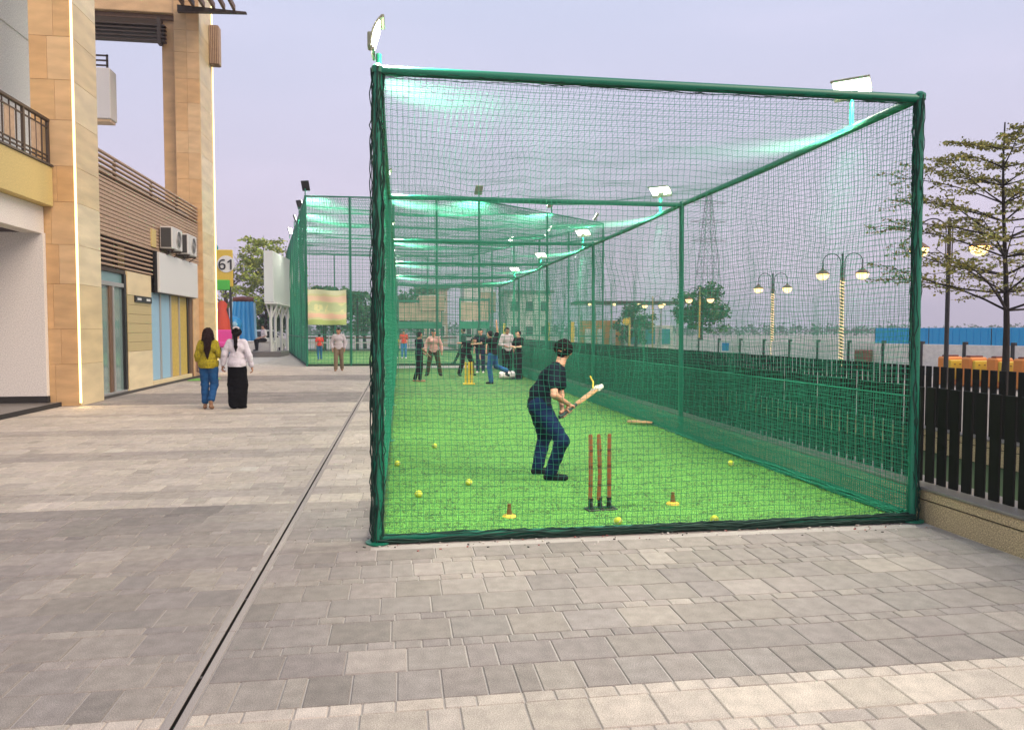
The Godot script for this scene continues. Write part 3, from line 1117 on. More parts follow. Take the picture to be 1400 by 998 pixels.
	for e in [-0.35, 0.35]:
		var w := put("white_mark", boxm(Vector3(0.006, 0.06, 0.3)), M.sign_white, plate)
		w.position = Vector3(0.019, 0, e)
	# shop windows covered in blue and yellow film
	block("window_recess", Vector3(F - 0.22, 0.05, 21.72), Vector3(F - 0.12, 3.03, 25.95), M.black_metal, b)
	block("window_sill", Vector3(F - 0.12, 0.056, 21.74), Vector3(F + 0.0, 0.17, 25.6), M.cream0, b, 0.006)
	block("recess_end", Vector3(F - 0.12, 0.05, 25.6), Vector3(F - 0.05, 3.0, 25.95), M.wood_brown, b)
	block("end_wall", Vector3(F - 0.2, 0.05, 25.95), Vector3(F - 0.02, 3.72, 26.68), M.stone0, b, 0.005)
	var edges := [21.84, 22.66, 23.62, 24.50, 25.42]
	for k in 4:
		block("window_film", Vector3(F - 0.10, 0.18, edges[k] + 0.05), Vector3(F - 0.085, 2.60, edges[k + 1] - 0.05), M.blue_film if k < 2 else M.yellow_film, b)
		block("window_mullion", Vector3(F - 0.115, 0.17, edges[k + 1] - 0.045), Vector3(F - 0.05, 2.62, edges[k + 1] + 0.045), M.aluminium if k != 3 else M.black_metal, b, 0.006)
	var sign := block("sign_board", Vector3(F + 0.03, 2.6, 21.9), Vector3(F + 0.17, 3.70, 25.8), M.sign_white, b, 0.01)
	var rim := put("sign_rim", boxm(Vector3(0.09, 1.14, 3.94), 0.01), M.black_metal, sign)
	rim.position = Vector3(-0.04, 0, 0)
	# left part: raised walkway, white pier, lintel, balcony
	block("walkway", Vector3(-13, -0.02, 6.0), Vector3(-6.9, 0.085, 16.58), M.cap, b, 0.004)
	block("walkway_nosing", Vector3(-6.9, -0.02, 6.0), Vector3(-6.875, 0.09, 16.57), M.slot, b, 0.004)
	block("white_pier", Vector3(-8.02, 0.22, 16.46), Vector3(-7.10, 3.52, 16.58), M.white_wall, b, 0.004)
	block("skirting", Vector3(-8.6, 0.086, 16.45), Vector3(-7.09, 0.218, 16.58), M.slot, b)
	block("inner_wall", Vector3(-12, 0.086, 17.4), Vector3(-8.02, 3.5, 17.5), M.yellow_wall, b)
	block("white_lintel", Vector3(-7.45, 3.50, 5.0), Vector3(-7.12, 4.05, 16.57), M.white_wall, b, 0.006)
	block("soffit", Vector3(-12, 3.60, 5.0), Vector3(-7.46, 3.70, 16.4), M.white_wall, b)
	block("balcony_fascia", Vector3(-7.6, 4.055, 5.0), Vector3(-6.93, 4.84, 16.565), M.yellow_wall, b, 0.006)
	block("balcony_coping", Vector3(-7.2, 4.842, 5.0), Vector3(-6.90, 4.885, 16.56), M.slot_edge, b, 0.004)
	block("balcony_floor", Vector3(-8.6, 4.6, 5.0), Vector3(-7.61, 4.7, 16.5), M.grey_wall, b)
	var rl := block("railing", Vector3(-7.03, 5.74, 9.0), Vector3(-6.95, 5.80, 16.56), M.dark_wood, b, 0.008)
	for y in [5.62, 5.06, 4.98]:
		var r := put("rail_bar", boxm(Vector3(0.03, 0.025, 7.5)), M.dark_wood, rl)
		r.position = Vector3(0, y - 5.77, 0)
	var dd := -3.75
	var n := 0
	while dd < 3.76:
		var big := n % 4 == 0
		var bar := put("baluster", boxm(Vector3(0.05 if big else 0.024, 0.86, 0.07 if big else 0.024), 0.003), M.dark_wood, rl)
		bar.position = Vector3(0, 5.31 - 5.77, dd)
		if n % 4 == 2:
			var pn := put("rail_panel", boxm(Vector3(0.012, 0.54, 0.36)), M.louvre, rl)
			pn.position = Vector3(0, 5.34 - 5.77, dd + 0.0)
		dd += 0.25
		n += 1
	block("upper_wall", Vector3(-9.0, 4.7, 4.0), Vector3(-8.6, 14.0, 22.0), M.grey_wall, b)
	block("upper_band", Vector3(-8.6, 8.35, 4.0), Vector3(-8.575, 8.42, 21.9), M.grey_wall, b)
	block("upper_window", Vector3(-8.6, 6.0, 16.6), Vector3(-8.56, 8.0, 17.95), M.black_metal, b, 0.01)
	block("upper_pane", Vector3(-8.56, 6.1, 16.7), Vector3(-8.55, 6.95, 17.85), M.car_glass, b)
	block("upper_pane", Vector3(-8.56, 7.05, 16.7), Vector3(-8.55, 7.9, 17.85), M.car_glass, b)
	# distant white balcony seen between the columns
	block("far_balcony", Vector3(-13, 8.55, 26.9), Vector3(-9.42, 10.2, 27.5), M.white_wall, b, 0.02)
	block("far_balcony_soffit", Vector3(-13, 8.46, 26.95), Vector3(-9.46, 8.545, 27.45), M.stone2, b)
	for k in 3:
		block("far_railing", Vector3(-13, 10.28 + 0.16 * k, 27.0), Vector3(-9.5, 10.33 + 0.16 * k, 27.04), M.dark_wood, b)
	block("far_railing_post", Vector3(-9.56, 10.2, 27.0), Vector3(-9.5, 10.66, 27.05), M.dark_wood, b)
	# two air conditioners hung on brackets
	for k in 2:
		var d: float = [22.4, 23.98][k]
		var ac := thing("air_conditioner", ["left of the two white air conditioner units above the white sign", "right of the two white air conditioner units above the white sign"][k], "air conditioner", v(F + 0.2, 3.80, d + 0.5), 0.0, "air conditioners on the shop front")
		var c := Sh.new()
		c.box(Vector3(0, 0.36, 0), Vector3(0.34, 0.62, 0.98), 0.02)
		part("case", c, M.plastic_white, ac)
		c = Sh.new()
		c.box(Vector3(0.0, 0.36, 0.492), Vector3(0.27, 0.54, 0.016), 0.003)
		part("side_grille", c, M.grille, ac)
		c = Sh.new()
		var bs := Basis(Vector3(0, 0, 1), Vector3(1, 0, 0), Vector3(0, 1, 0))
		c.lathe(Vector3(0.171, 0.36, -0.12), [[0.25, 0.0], [0.255, 0.014], [0.235, 0.016], [0.23, 0.003]], 24, bs)
		part("fan_ring", c, M.plastic_white, ac)
		c = Sh.new()
		c.lathe(Vector3(0.1715, 0.36, -0.12), [[0.232, 0.0], [0.0, 0.001]], 24, bs)
		part("fan_opening", c, M.grille, ac)
		c = Sh.new()
		for r in 5:
			var rad := 0.05 + 0.045 * r
			var ring := []
			for a in 25:
				ring.append(Vector3(0.186, 0.36 + rad * sin(TAU * a / 24.0), -0.12 + rad * cos(TAU * a / 24.0)))
			c.tube(ring, 0.004, 4, false)
		for a in 4:
			c.box(Vector3(0.184, 0.36, -0.12), Vector3(0.006, 0.008, 0.48), 0.0, Basis(Vector3(1, 0, 0), PI * a / 4.0))
		part("fan_guard", c, M.aluminium, ac)
		for e in [-0.36, 0.36]:
			c = Sh.new()
			c.box(Vector3(-0.02, 0.025, e), Vector3(0.40, 0.04, 0.05), 0.004)
			c.tube([Vector3(-0.19, -0.22, e), Vector3(0.15, 0.01, e)], 0.014, 6)
			part("wall_bracket", c, M.dark_wood, ac)
	# planter at the foot of the second column
	var pot := thing("potted_plant", "small black pot with yellow flowers by the column foot", "potted plant", v(-6.22, 0, 26.1))
	var ps := Sh.new()
	ps.lathe(Vector3.ZERO, [[0.0, 0.0], [0.15, 0.0], [0.2, 0.3], [0.21, 0.32], [0.18, 0.32], [0.17, 0.27], [0.0, 0.27]], 18)
	part("pot", ps, M.black_metal, pot)
	var lf := Sh.new()
	lf.tinted = true
	leaf_cloud(lf, Vector3(0, 0.45, 0), Vector3(0.26, 0.2, 0.26), 160, 0.09, Color(0.10, 0.2, 0.02))
	leaf_cloud(lf, Vector3(0, 0.55, 0), Vector3(0.24, 0.12, 0.24), 90, 0.08, Color(0.75, 0.62, 0.03))
	part("plant", lf, M.leaf_bright, pot)
	var mt := Sh.new()
	mt.box(v(-6.15, 0.008, 25.0), Vector3(0.75, 0.016, 1.1), 0.004)
	tag(part("door_mat", mt, M.inflate_green), "bright green mat lying before the yellow shop window", "mat")


func leaf_cloud(s: Sh, mid: Vector3, r: Vector3, n: int, size: float, tone: Color) -> void:
	for i in n:
		var d := Vector3(rng.randfn(), rng.randfn(), rng.randfn()).normalized() * pow(rng.randf(), 0.45)
		leaf(s, mid + d * r, size * rng.randf_range(0.6, 1.3), tone)


func leaf(s: Sh, at: Vector3, size: float, tone: Color, dir := Vector3.ZERO) -> void:
	var a := dir if dir != Vector3.ZERO else Vector3(rng.randfn(), rng.randfn() * 0.6, rng.randfn()).normalized()
	var b := a.cross(Vector3(rng.randfn(), rng.randfn(), rng.randfn()).normalized()).normalized() * size * 0.34
	var k := rng.randf_range(0.7, 1.35)
	s.tone = Color(tone.r * k * rng.randf_range(0.85, 1.2), tone.g * k, tone.b * k)
	var f := a * size
	var up := a.cross(b).normalized() * size * 0.08
	s.quad(at, at + f * 0.5 + b - up, at + f, at + f * 0.5 - b - up)


# ---------------------------------------------------------------- the taller cage behind

func wall_net(parent: Node, a: Vector2, b: Vector2, h: float, sp: float, r: float, sd: float) -> void:
	var n := int((b - a).length() / sp) + 1
	var nh := int(h / sp) + 1
	var f := func(i, j):
		var t: float = float(i) / (n - 1)
		var y: float = float(j) / (nh - 1)
		var q := a.lerp(b, t)
		var o := (b - a).normalized().orthogonal() * (0.16 * wave(t * (b - a).length() * 0.5, y * 1.5, sd) + 0.05 * wave(t * (b - a).length() * 2.5, y * 2.0, sd + 3.0)) * sin(PI * y)
		return v(q.x + o.x, y * h, q.y + o.y)
	put("wall_net", net_mesh(n, nh, f, r), M.net, parent)


func tall_cage() -> void:
	var H := 7.35
	var P := [Vector2(-4.0, 33.6), Vector2(3.5, 33.5), Vector2(10.9, 39.8), Vector2(5.6, 58.5), Vector2(-8.4, 58.6)]
	var cage := thing("tall_net_cage", "tall green netted cricket enclosure behind the near net cage", "net cage", Vector3.ZERO)
	for k in 5:
		var a: Vector2 = P[k]
		var b: Vector2 = P[(k + 1) % 5]
		var n := maxi(2, int(round((b - a).length() / 4.0)))
		if k == 0:
			n = 4
		for i in n:
			var q := a.lerp(b, float(i) / n)
			var s := Sh.new()
			s.tube([v(q.x, 0, q.y), v(q.x, H, q.y)], 0.05, 10)
			part("post", s, M.frame, cage)
		var t := Sh.new()
		t.tube([v(a.x, H - 0.02, a.y), v(b.x, H - 0.02, b.y)], 0.032, 8)
		part("top_rail", t, M.frame, cage)
		t = Sh.new()
		t.tube([v(a.x, 0.06, a.y), v(b.x, 0.06, b.y)], 0.04, 8)
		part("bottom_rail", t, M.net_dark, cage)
		if k >= 2:
			t = Sh.new()
			t.tube([v(a.x, 1.25, a.y), v(b.x, 1.25, b.y)], 0.03, 8)
			part("mid_rail", t, M.frame, cage)
		wall_net(cage, a, b, H, 0.15 if k != 4 else 0.12, 0.0065 if k == 0 else (0.013 if k == 4 else 0.008), k * 7.0)
	# roof: rafters and net
	for i in 5:
		var t := 0.2 * i + 0.1
		var a: Vector2 = (P[4] as Vector2).lerp(P[0], t)
		var b: Vector2 = (P[3] as Vector2).lerp(P[2], t)
		var s := Sh.new()
		s.tube([v(a.x, H - 0.03, a.y), v(b.x, H - 0.03, b.y)], 0.03, 6, false)
		part("roof_bar", s, M.frame, cage)
	var n1 := 90
	var n2 := 110
	var rf := func(i, j):
		var a: float = float(i) / (n1 - 1)
		var b: float = float(j) / (n2 - 1)
		var l: Vector2 = (P[0] as Vector2).lerp(P[4], b)
		var near: Vector2 = (P[1] as Vector2).lerp(P[2], minf(b * 3.0, 1.0)) if b < 0.333 else (P[2] as Vector2).lerp(P[3], (b - 0.333) / 0.667)
		var q := l.lerp(near, a)
		return v(q.x, H - 0.05 - 0.35 * sin(PI * a) * absf(sin(PI * 5.0 * b)) - 0.1 * wave(a * 4.0, b * 6.0, 4.0), q.y)
	put("roof_net", net_mesh(n1, n2, rf, 0.008), M.net, cage)
	var tf := Sh.new()
	var mid := v(0.5, 0.008, 46)
	for k in 5:
		var a: Vector2 = P[k]
		var b: Vector2 = P[(k + 1) % 5]
		tf.tri(mid, v(a.x, 0.008, a.y), v(b.x, 0.008, b.y), Vector3.UP, Vector3.UP, Vector3.UP)
	structure(part("far_turf", tf, M.turf))
	# floodlights on its edge
	var spots := [[-4.0, 33.6, 0], [-4.9, 38.6, 0], [-5.8, 43.6, 0], [-6.8, 49.0, 0], [-1.6, 58.3, 1], [3.5, 33.5, 1], [7.4, 36.6, 1], [10.7, 40.4, 1], [9.2, 45.6, 1], [7.6, 51.4, 1]]
	for k in spots.size():
		var e: Array = spots[k]
		var c := Vector2(0.5, 45.0)
		var at := v(e[0], H, e[1])
		var into := (v(c.x, H, c.y) - at).normalized()
		var lab: String = ["on the front left corner post", "second along the left edge", "third along the left edge", "fourth along the left edge", "on the back edge", "where the front bends", "along the slanted front", "on the right corner post", "first behind the right corner", "farthest behind the right corner"][k]
		var t := thing("floodlight", "white floodlight of the tall net enclosure, " + lab, "floodlight", at, atan2(-into.x, -into.z), "floodlights of the tall cage")
		var s := Sh.new()
		s.tube([Vector3(0, -0.05, 0), Vector3(0, 0.3, 0)], 0.025, 8)
		part("bracket", s, M.frame, t)
		s = Sh.new()
		var bs := Basis(Vector3(1, 0, 0), 0.55 if e[2] == 1 else 0.35)
		s.box(Vector3(0, 0.42, -0.04), Vector3(0.36, 0.44, 0.07), 0.02, bs)
		part("housing", s, M.lamp_shell if e[2] == 1 else M.black_metal, t)
		s = Sh.new()
		s.box(Vector3(0, 0.42, -0.04) + bs * Vector3(0, 0, -0.042), Vector3(0.32, 0.38, 0.016), 0.005, bs)
		part("lens", s, M.led, t)
		spot(t, at + into * 0.2 + Vector3(0, 0.4, 0), at + into * 6.0 - Vector3(0, H, 0), 22.0, 65.0, Color(1.0, 1.0, 0.94), 0.15)


func cloth_mesh(nu: int, nv: int, at: Callable) -> ArrayMesh:
	var st := SurfaceTool.new()
	st.begin(Mesh.PRIMITIVE_TRIANGLES)
	for j in nv:
		for i in nu:
			st.set_uv(Vector2(float(i) / (nu - 1), 1.0 - float(j) / (nv - 1)))
			st.add_vertex(at.call(float(i) / (nu - 1), float(j) / (nv - 1)))
	for j in nv - 1:
		for i in nu - 1:
			var k := j * nu + i
			for q in [k, k + nu, k + 1, k + 1, k + nu, k + nu + 1]:
				st.add_index(q)
	st.generate_normals()
	return st.commit()


# ---------------------------------------------------------------- things on the lane

func tennis_ball(x: float, d: float, label: String, r := 0.034) -> void:
	var t := thing("tennis_ball", label, "ball", v(x, 0.008 + r, d), rng.randf() * 6.0, "balls on the turf")
	var s := Sh.new()
	s.ball(Vector3.ZERO, Vector3(r, r, r), 16, 10)
	part("felt", s, M.ball, t)
	var seam := []
	for i in 33:
		var a := TAU * i / 32.0
		var p := Vector3(cos(a), 0.62 * sin(2.0 * a), sin(a)).normalized()
		seam.append(p * r * 1.002)
	s = Sh.new()
	s.tube(seam, 0.0016, 4, false)
	part("seam", s, M.bat_face, t)


func lane_things() -> void:
	var w := thing("wicket", "three reddish wooden stumps on a black spring base behind the batsman", "wicket", v(1.70, 0.008, 6.27), 0.12)
	var xs := [-0.085, 0.0, 0.085]
	var s := Sh.new()
	s.box(Vector3(0, 0.008, 0.075), Vector3(0.27, 0.012, 0.018), 0.003)
	s.box(Vector3(0, 0.008, -0.045), Vector3(0.25, 0.012, 0.018), 0.003)
	for x in [-0.125, 0.125]:
		s.box(Vector3(x, 0.008, 0.015), Vector3(0.018, 0.012, 0.118), 0.003)
	for x in xs:
		s.box(Vector3(x, 0.008, 0.015), Vector3(0.014, 0.012, 0.118), 0.002)
	part("base_frame", s, M.black_metal, w)
	for k in 3:
		var x: float = xs[k]
		var lean: float = [0.004, 0.012, -0.002][k]
		s = Sh.new()
		s.lathe(Vector3(x, 0.014, 0.0), [[0.021, 0.0], [0.021, 0.075], [0.024, 0.078], [0.024, 0.088], [0.018, 0.089]], 12)
		s.tube([Vector3(x, 0.014, 0.06), Vector3(x, 0.05, 0.045), Vector3(x, 0.075, 0.018)], 0.006, 6)
		part("spring_socket", s, M.black_metal, w)
		s = Sh.new()
		s.tube([Vector3(x - lean, 0.085, 0), Vector3(x, 0.3, 0), Vector3(x + lean * -1.0, 0.64, 0.0), Vector3(x - lean, 0.652, 0)], [0.0175, 0.018, 0.018, 0.012], 14)
		var st := part("stump", s, M.stump, w)
		for y in [0.20, 0.36, 0.5]:
			var r := Sh.new()
			r.lathe(Vector3(x - lean * 0.3, y, 0), [[0.0186, 0.0], [0.0190, 0.003], [0.0190, 0.022], [0.0186, 0.025]], 14)
			part("band", r, M.stump_band, st)
	for e in [[0.885, 6.11, "yellow disc marker with brown peg at the left of the wicket"], [2.386, 6.34, "yellow disc marker with brown peg at the right of the wicket"]]:
		var t := thing("marker_disc", e[2], "marker", v(e[0], 0.008, e[1]), 0.3)
		s = Sh.new()
		s.lathe(Vector3.ZERO, [[0.0, 0.0], [0.058, 0.0], [0.06, 0.006], [0.05, 0.018], [0.03, 0.026], [0.0, 0.026]], 20)
		part("disc", s, M.yellow, t)
		s = Sh.new()
		s.lathe(Vector3(0, 0.025, 0), [[0.024, 0.0], [0.019, 0.03], [0.014, 0.075], [0.017, 0.085], [0.0, 0.086]], 14)
		part("peg", s, M.peg, t)
	var balls := [[0.158, 6.94, "largest of the tennis balls, near the left front post", 0.036], [0.668, 7.42, "tennis ball left of the batsman's feet"], [1.70, 5.72, "tennis ball touching the front net below the wicket"], [2.48, 5.66, "tennis ball against the front net right of the wicket"], [3.72, 8.06, "tennis ball near the fence side of the lane"], [0.437, 9.85, "orange-tinted far tennis ball in the left of the lane"], [-0.04, 8.6, "tennis ball lying against the left side net"]]
	for e in balls:
		tennis_ball(e[0], e[1], e[2], e[3] if e.size() > 3 else 0.034)
	# spare bat lying by the fence side
	var bt := thing("cricket_bat", "short pale bat lying on the turf beside the fence-side net", "bat", v(3.93, 0.012, 11.95), 0.5)
	bat_shape(bt, 0.42)
	bt.rotation = Vector3(PI / 2, 0.95, 0)
	bt.position = v(3.72, 0.05, 12.0)
	# yellow plastic wicket at the bowler's end
	var y := thing("wicket", "yellow plastic wicket at the bowler's end", "wicket", v(1.945, 0.008, 21.5))
	s = Sh.new()
	s.box(Vector3(0, 0.02, 0), Vector3(0.34, 0.04, 0.2), 0.012)
	part("base", s, M.yellow, y)
	for x in [-0.09, 0.0, 0.09]:
		s = Sh.new()
		s.tube([Vector3(x, 0.035, 0), Vector3(x, 0.63, 0), Vector3(x, 0.645, 0)], [0.034, 0.032, 0.02], 12)
		part("stump", s, M.yellow, y)
	# kit bag on the turf
	var bag := thing("kit_bag", "white and black kit bag on the turf near the bowler", "bag", v(3.35, 0.008, 23.6), 0.3)
	bag.scale = Vector3(0.62, 0.75, 0.75)
	s = Sh.new()
	s.tube([Vector3(-0.4, 0.16, 0), Vector3(-0.36, 0.17, 0), Vector3(0.36, 0.18, 0), Vector3(0.4, 0.17, 0)], [0.10, 0.165, 0.17, 0.11], 14)
	part("bag_body", s, M.white_cloth, bag)
	s = Sh.new()
	for x in [-0.16, 0.16]:
		var arc := []
		for i in 13:
			var a := PI * i / 12.0
			arc.append(Vector3(x, 0.19 + 0.17 * sin(a), 0.172 * cos(a)))
		s.tube(arc, 0.014, 6)
	part("strap", s, M.black_cloth, bag)


func bat_shape(t: Node3D, blade: float) -> void:
	# along +y: toe at y = 0, blade, shoulder, handle
	var s := Sh.new()
	var prof := [[0.0, 0.040, 0.012], [0.012, 0.052, 0.02], [blade * 0.35, 0.054, 0.032], [blade * 0.8, 0.052, 0.024], [blade * 0.95, 0.044, 0.02], [blade * 1.02, 0.018, 0.018]]
	for i in prof.size() - 1:
		var a: Array = prof[i]
		var b: Array = prof[i + 1]
		var ra := [Vector3(-a[1], a[0], 0.010), Vector3(a[1], a[0], 0.010), Vector3(a[1], a[0], -0.006), Vector3(0, a[0], -a[2]), Vector3(-a[1], a[0], -0.006)]
		var rb := [Vector3(-b[1], b[0], 0.010), Vector3(b[1], b[0], 0.010), Vector3(b[1], b[0], -0.006), Vector3(0, b[0], -b[2]), Vector3(-b[1], b[0], -0.006)]
		for k in 5:
			var k2 := (k + 1) % 5
			s.quad(ra[k], ra[k2], rb[k2], rb[k])
		if i == 0:
			s.quad(ra[4], ra[2], ra[1], ra[0])
			s.quad(ra[4], ra[3], ra[3], ra[2])
	part("blade", s, M.willow, t)
	s = Sh.new()
	s.tube([Vector3(0, blade, 0), Vector3(0, blade + 0.02, 0), Vector3(0, blade + 0.28, 0), Vector3(0, blade + 0.30, 0)], [0.016, 0.0175, 0.0175, 0.021], 12)
	part("handle", s, M.grip, t)


# ---------------------------------------------------------------- people: fields of tapered capsules meshed as surface nets

class Soft:
	var p := PackedVector3Array()
	var n := PackedVector3Array()
	var idx := PackedInt32Array()
	var fold: FastNoiseLite
	func add(bones: Array, cell: float, k: float, amp := 0.0, ffreq := 1.0) -> void:
		# bone: [a, b, ra, rb]; or [plane_point, plane_normal]: cuts away what lies beyond it of the bones before
		var lo := Vector3(1e9, 1e9, 1e9)
		var hi := -lo
		for b in bones:
			if b.size() == 2:
				continue
			var r: float = maxf(b[2], b[3]) + cell * 2.5
			for q in 2:
				lo = lo.min(b[q] - Vector3(r, r, r))
				hi = hi.max(b[q] + Vector3(r, r, r))
		var nx := int((hi.x - lo.x) / cell) + 2
		var ny := int((hi.y - lo.y) / cell) + 2
		var nz := int((hi.z - lo.z) / cell) + 2
		var g := PackedFloat32Array()
		g.resize(nx * ny * nz)
		g.fill(1.0)
		for b in bones:
			if b.size() == 2:
				var pp: Vector3 = b[0]
				var pn: Vector3 = b[1]
				for z in nz:
					for y in ny:
						var o := (z * ny + y) * nx
						for x in nx:
							if g[o + x] < 0.9:
								g[o + x] = maxf(g[o + x], (lo + Vector3(x, y, z) * cell - pp).dot(pn))
				continue
			var a: Vector3 = b[0]
			var ab: Vector3 = b[1] - a
			var inv := 1.0 / maxf(ab.length_squared(), 1e-9)
			var ra: float = b[2]
			var rb: float = b[3]
			var m := maxf(ra, rb) + k + cell * 2.0
			var l0: Vector3 = (a.min(b[1]) - Vector3(m, m, m) - lo) / cell
			var l1: Vector3 = (a.max(b[1]) + Vector3(m, m, m) - lo) / cell
			var reach := k + cell * 2.0
			for z in range(maxi(0, int(l0.z)), mini(nz, int(l1.z) + 2)):
				for y in range(maxi(0, int(l0.y)), mini(ny, int(l1.y) + 2)):
					var o := (z * ny + y) * nx
					for x in range(maxi(0, int(l0.x)), mini(nx, int(l1.x) + 2)):
						var w := lo + Vector3(x, y, z) * cell - a
						var t := clampf(w.dot(ab) * inv, 0.0, 1.0)
						var dd := (w - ab * t).length() - (ra + (rb - ra) * t)
						if dd > reach:
							continue
						var old := g[o + x]
						var h := clampf(0.5 + 0.5 * (old - dd) / k, 0.0, 1.0)
						g[o + x] = old + (dd - old) * h - k * h * (1.0 - h)
		if amp > 0.0 and fold:
			for z in nz:
				for y in ny:
					var o := (z * ny + y) * nx
					for x in nx:
						if absf(g[o + x]) < amp + cell * 2.0:
							g[o + x] += amp * fold.get_noise_3d((lo.x + x * cell) * ffreq, (lo.y + y * cell) * ffreq * 1.6, (lo.z + z * cell) * ffreq)
		var id := PackedInt32Array()
		id.resize(nx * ny * nz)
		id.fill(-1)
		var off := [0, 1, nx, nx + 1, nx * ny, nx * ny + 1, nx * ny + nx, nx * ny + nx + 1]
		var ed := [[0, 1], [2, 3], [4, 5], [6, 7], [0, 2], [1, 3], [4, 6], [5, 7], [0, 4], [1, 5], [2, 6], [3, 7]]
		for z in nz - 1:
			for y in ny - 1:
				var o := (z * ny + y) * nx
				for x in nx - 1:
					var c := o + x
					var g0 := g[c]
					if g0 > 0.9:
						continue
					var s := g0 < 0.0
					if (g[c + 1] < 0.0) == s and (g[c + nx] < 0.0) == s and (g[c + nx + 1] < 0.0) == s and (g[c + off[4]] < 0.0) == s and (g[c + off[5]] < 0.0) == s and (g[c + off[6]] < 0.0) == s and (g[c + off[7]] < 0.0) == s:
						continue
					var sum := Vector3.ZERO
					var cnt := 0
					for e in ed:
						var v0 := g[c + off[e[0]]]
						var v1 := g[c + off[e[1]]]
						if (v0 < 0.0) != (v1 < 0.0):
							var t := v0 / (v0 - v1)
							var q0 := Vector3(e[0] & 1, (e[0] >> 1) & 1, e[0] >> 2)
							var q1 := Vector3(e[1] & 1, (e[1] >> 1) & 1, e[1] >> 2)
							sum += q0.lerp(q1, t)
							cnt += 1
					id[c] = p.size()
					p.append(lo + (Vector3(x, y, z) + sum / cnt) * cell)
					var gr := Vector3(g[c + 1] - g0 + g[c + off[7]] - g[c + off[6]] + g[c + off[3]] - g[c + off[2]] + g[c + off[5]] - g[c + off[4]], g[c + nx] - g0 + g[c + off[7]] - g[c + off[5]] + g[c + off[3]] - g[c + off[1]] + g[c + off[6]] - g[c + off[4]], g[c + off[4]] - g0 + g[c + off[7]] - g[c + off[3]] + g[c + off[5]] - g[c + off[1]] + g[c + off[6]] - g[c + off[2]])
					n.append(gr.normalized())
		var stp := [1, nx, nx * ny]
		for z in range(1, nz - 1):
			for y in range(1, ny - 1):
				var o := (z * ny + y) * nx
				for x in range(1, nx - 1):
					var c := o + x
					if id[c] < 0:
						continue
					var s := g[c] < 0.0
					for ax in 3:
						if (g[c + stp[ax]] < 0.0) == s:
							continue
						var u: int = stp[(ax + 1) % 3]
						var w: int = stp[(ax + 2) % 3]
						var i0 := id[c]
						var i1 := id[c - u]
						var i2 := id[c - u - w]
						var i3 := id[c - w]
						if i1 < 0 or i2 < 0 or i3 < 0:
							continue
						if s:
							idx.append(i0); idx.append(i2); idx.append(i1); idx.append(i0); idx.append(i3); idx.append(i2)
						else:
							idx.append(i0); idx.append(i1); idx.append(i2); idx.append(i0); idx.append(i2); idx.append(i3)
	func mesh() -> ArrayMesh:
		var a := []
		a.resize(Mesh.ARRAY_MAX)
		a[Mesh.ARRAY_VERTEX] = p
		a[Mesh.ARRAY_NORMAL] = n
		a[Mesh.ARRAY_INDEX] = idx
		var m := ArrayMesh.new()
		m.add_surface_from_arrays(Mesh.PRIMITIVE_TRIANGLES, a)
		return m


func soft(bones: Array, cell: float, k: float, amp := 0.0, ffreq := 1.0) -> Soft:
	var s := Soft.new()
	var f := FastNoiseLite.new()
	f.seed = 77
	f.frequency = 4.0
	f.fractal_octaves = 2
	s.fold = f
	s.add(bones, cell, k, amp, ffreq)
	return s


func J0() -> Dictionary:
	# a person 1.70 m tall at rest, facing -z, right hand at +x
	return {
		"head": Vector3(0, 1.565, -0.02), "neck": Vector3(0, 1.42, 0.01), "chest": Vector3(0, 1.27, 0), "waist": Vector3(0, 1.06, 0), "pelvis": Vector3(0, 0.94, 0.005), "face": Vector3(0, 0, -1),
		"shL": Vector3(-0.165, 1.375, 0.005), "shR": Vector3(0.165, 1.375, 0.005), "elL": Vector3(-0.225, 1.11, 0.03), "elR": Vector3(0.225, 1.11, 0.03), "wrL": Vector3(-0.235, 0.87, -0.05), "wrR": Vector3(0.235, 0.87, -0.05),
		"hipL": Vector3(-0.085, 0.91, 0), "hipR": Vector3(0.085, 0.91, 0), "knL": Vector3(-0.10, 0.50, -0.02), "knR": Vector3(0.10, 0.50, -0.02), "anL": Vector3(-0.105, 0.085, 0.02), "anR": Vector3(0.105, 0.085, 0.02),
		"toL": Vector3(-0.125, 0.03, -0.14), "toR": Vector3(0.125, 0.03, -0.14),
	}


func head_bones(J: Dictionary) -> Array:
	var H: Vector3 = J.head
	var F: Vector3 = (J.face as Vector3).normalized()
	var U: Vector3 = (H - (J.neck as Vector3)).normalized()
	U = (U - F * U.dot(F)).normalized()
	var R := F.cross(U).normalized()
	var out := [
		[H + U * 0.025 - F * 0.02, H + U * 0.03 + F * 0.015, 0.087, 0.080],
		[H + F * 0.022 - U * 0.005, H + F * 0.03 - U * 0.085, 0.068, 0.042],
		[H + F * 0.088 + U * 0.002, H + F * 0.104 - U * 0.032, 0.010, 0.014],
		[H + F * 0.078 - U * 0.068, H + F * 0.08 - U * 0.07, 0.02, 0.02],
		[J.neck, H - U * 0.05 - F * 0.01, 0.053, 0.05],
	]
	for s in [-1.0, 1.0]:
		out.append([H + R * s * 0.082 - F * 0.01 + U * 0.015, H + R * s * 0.08 - F * 0.008 - U * 0.025, 0.016, 0.012])
	return out


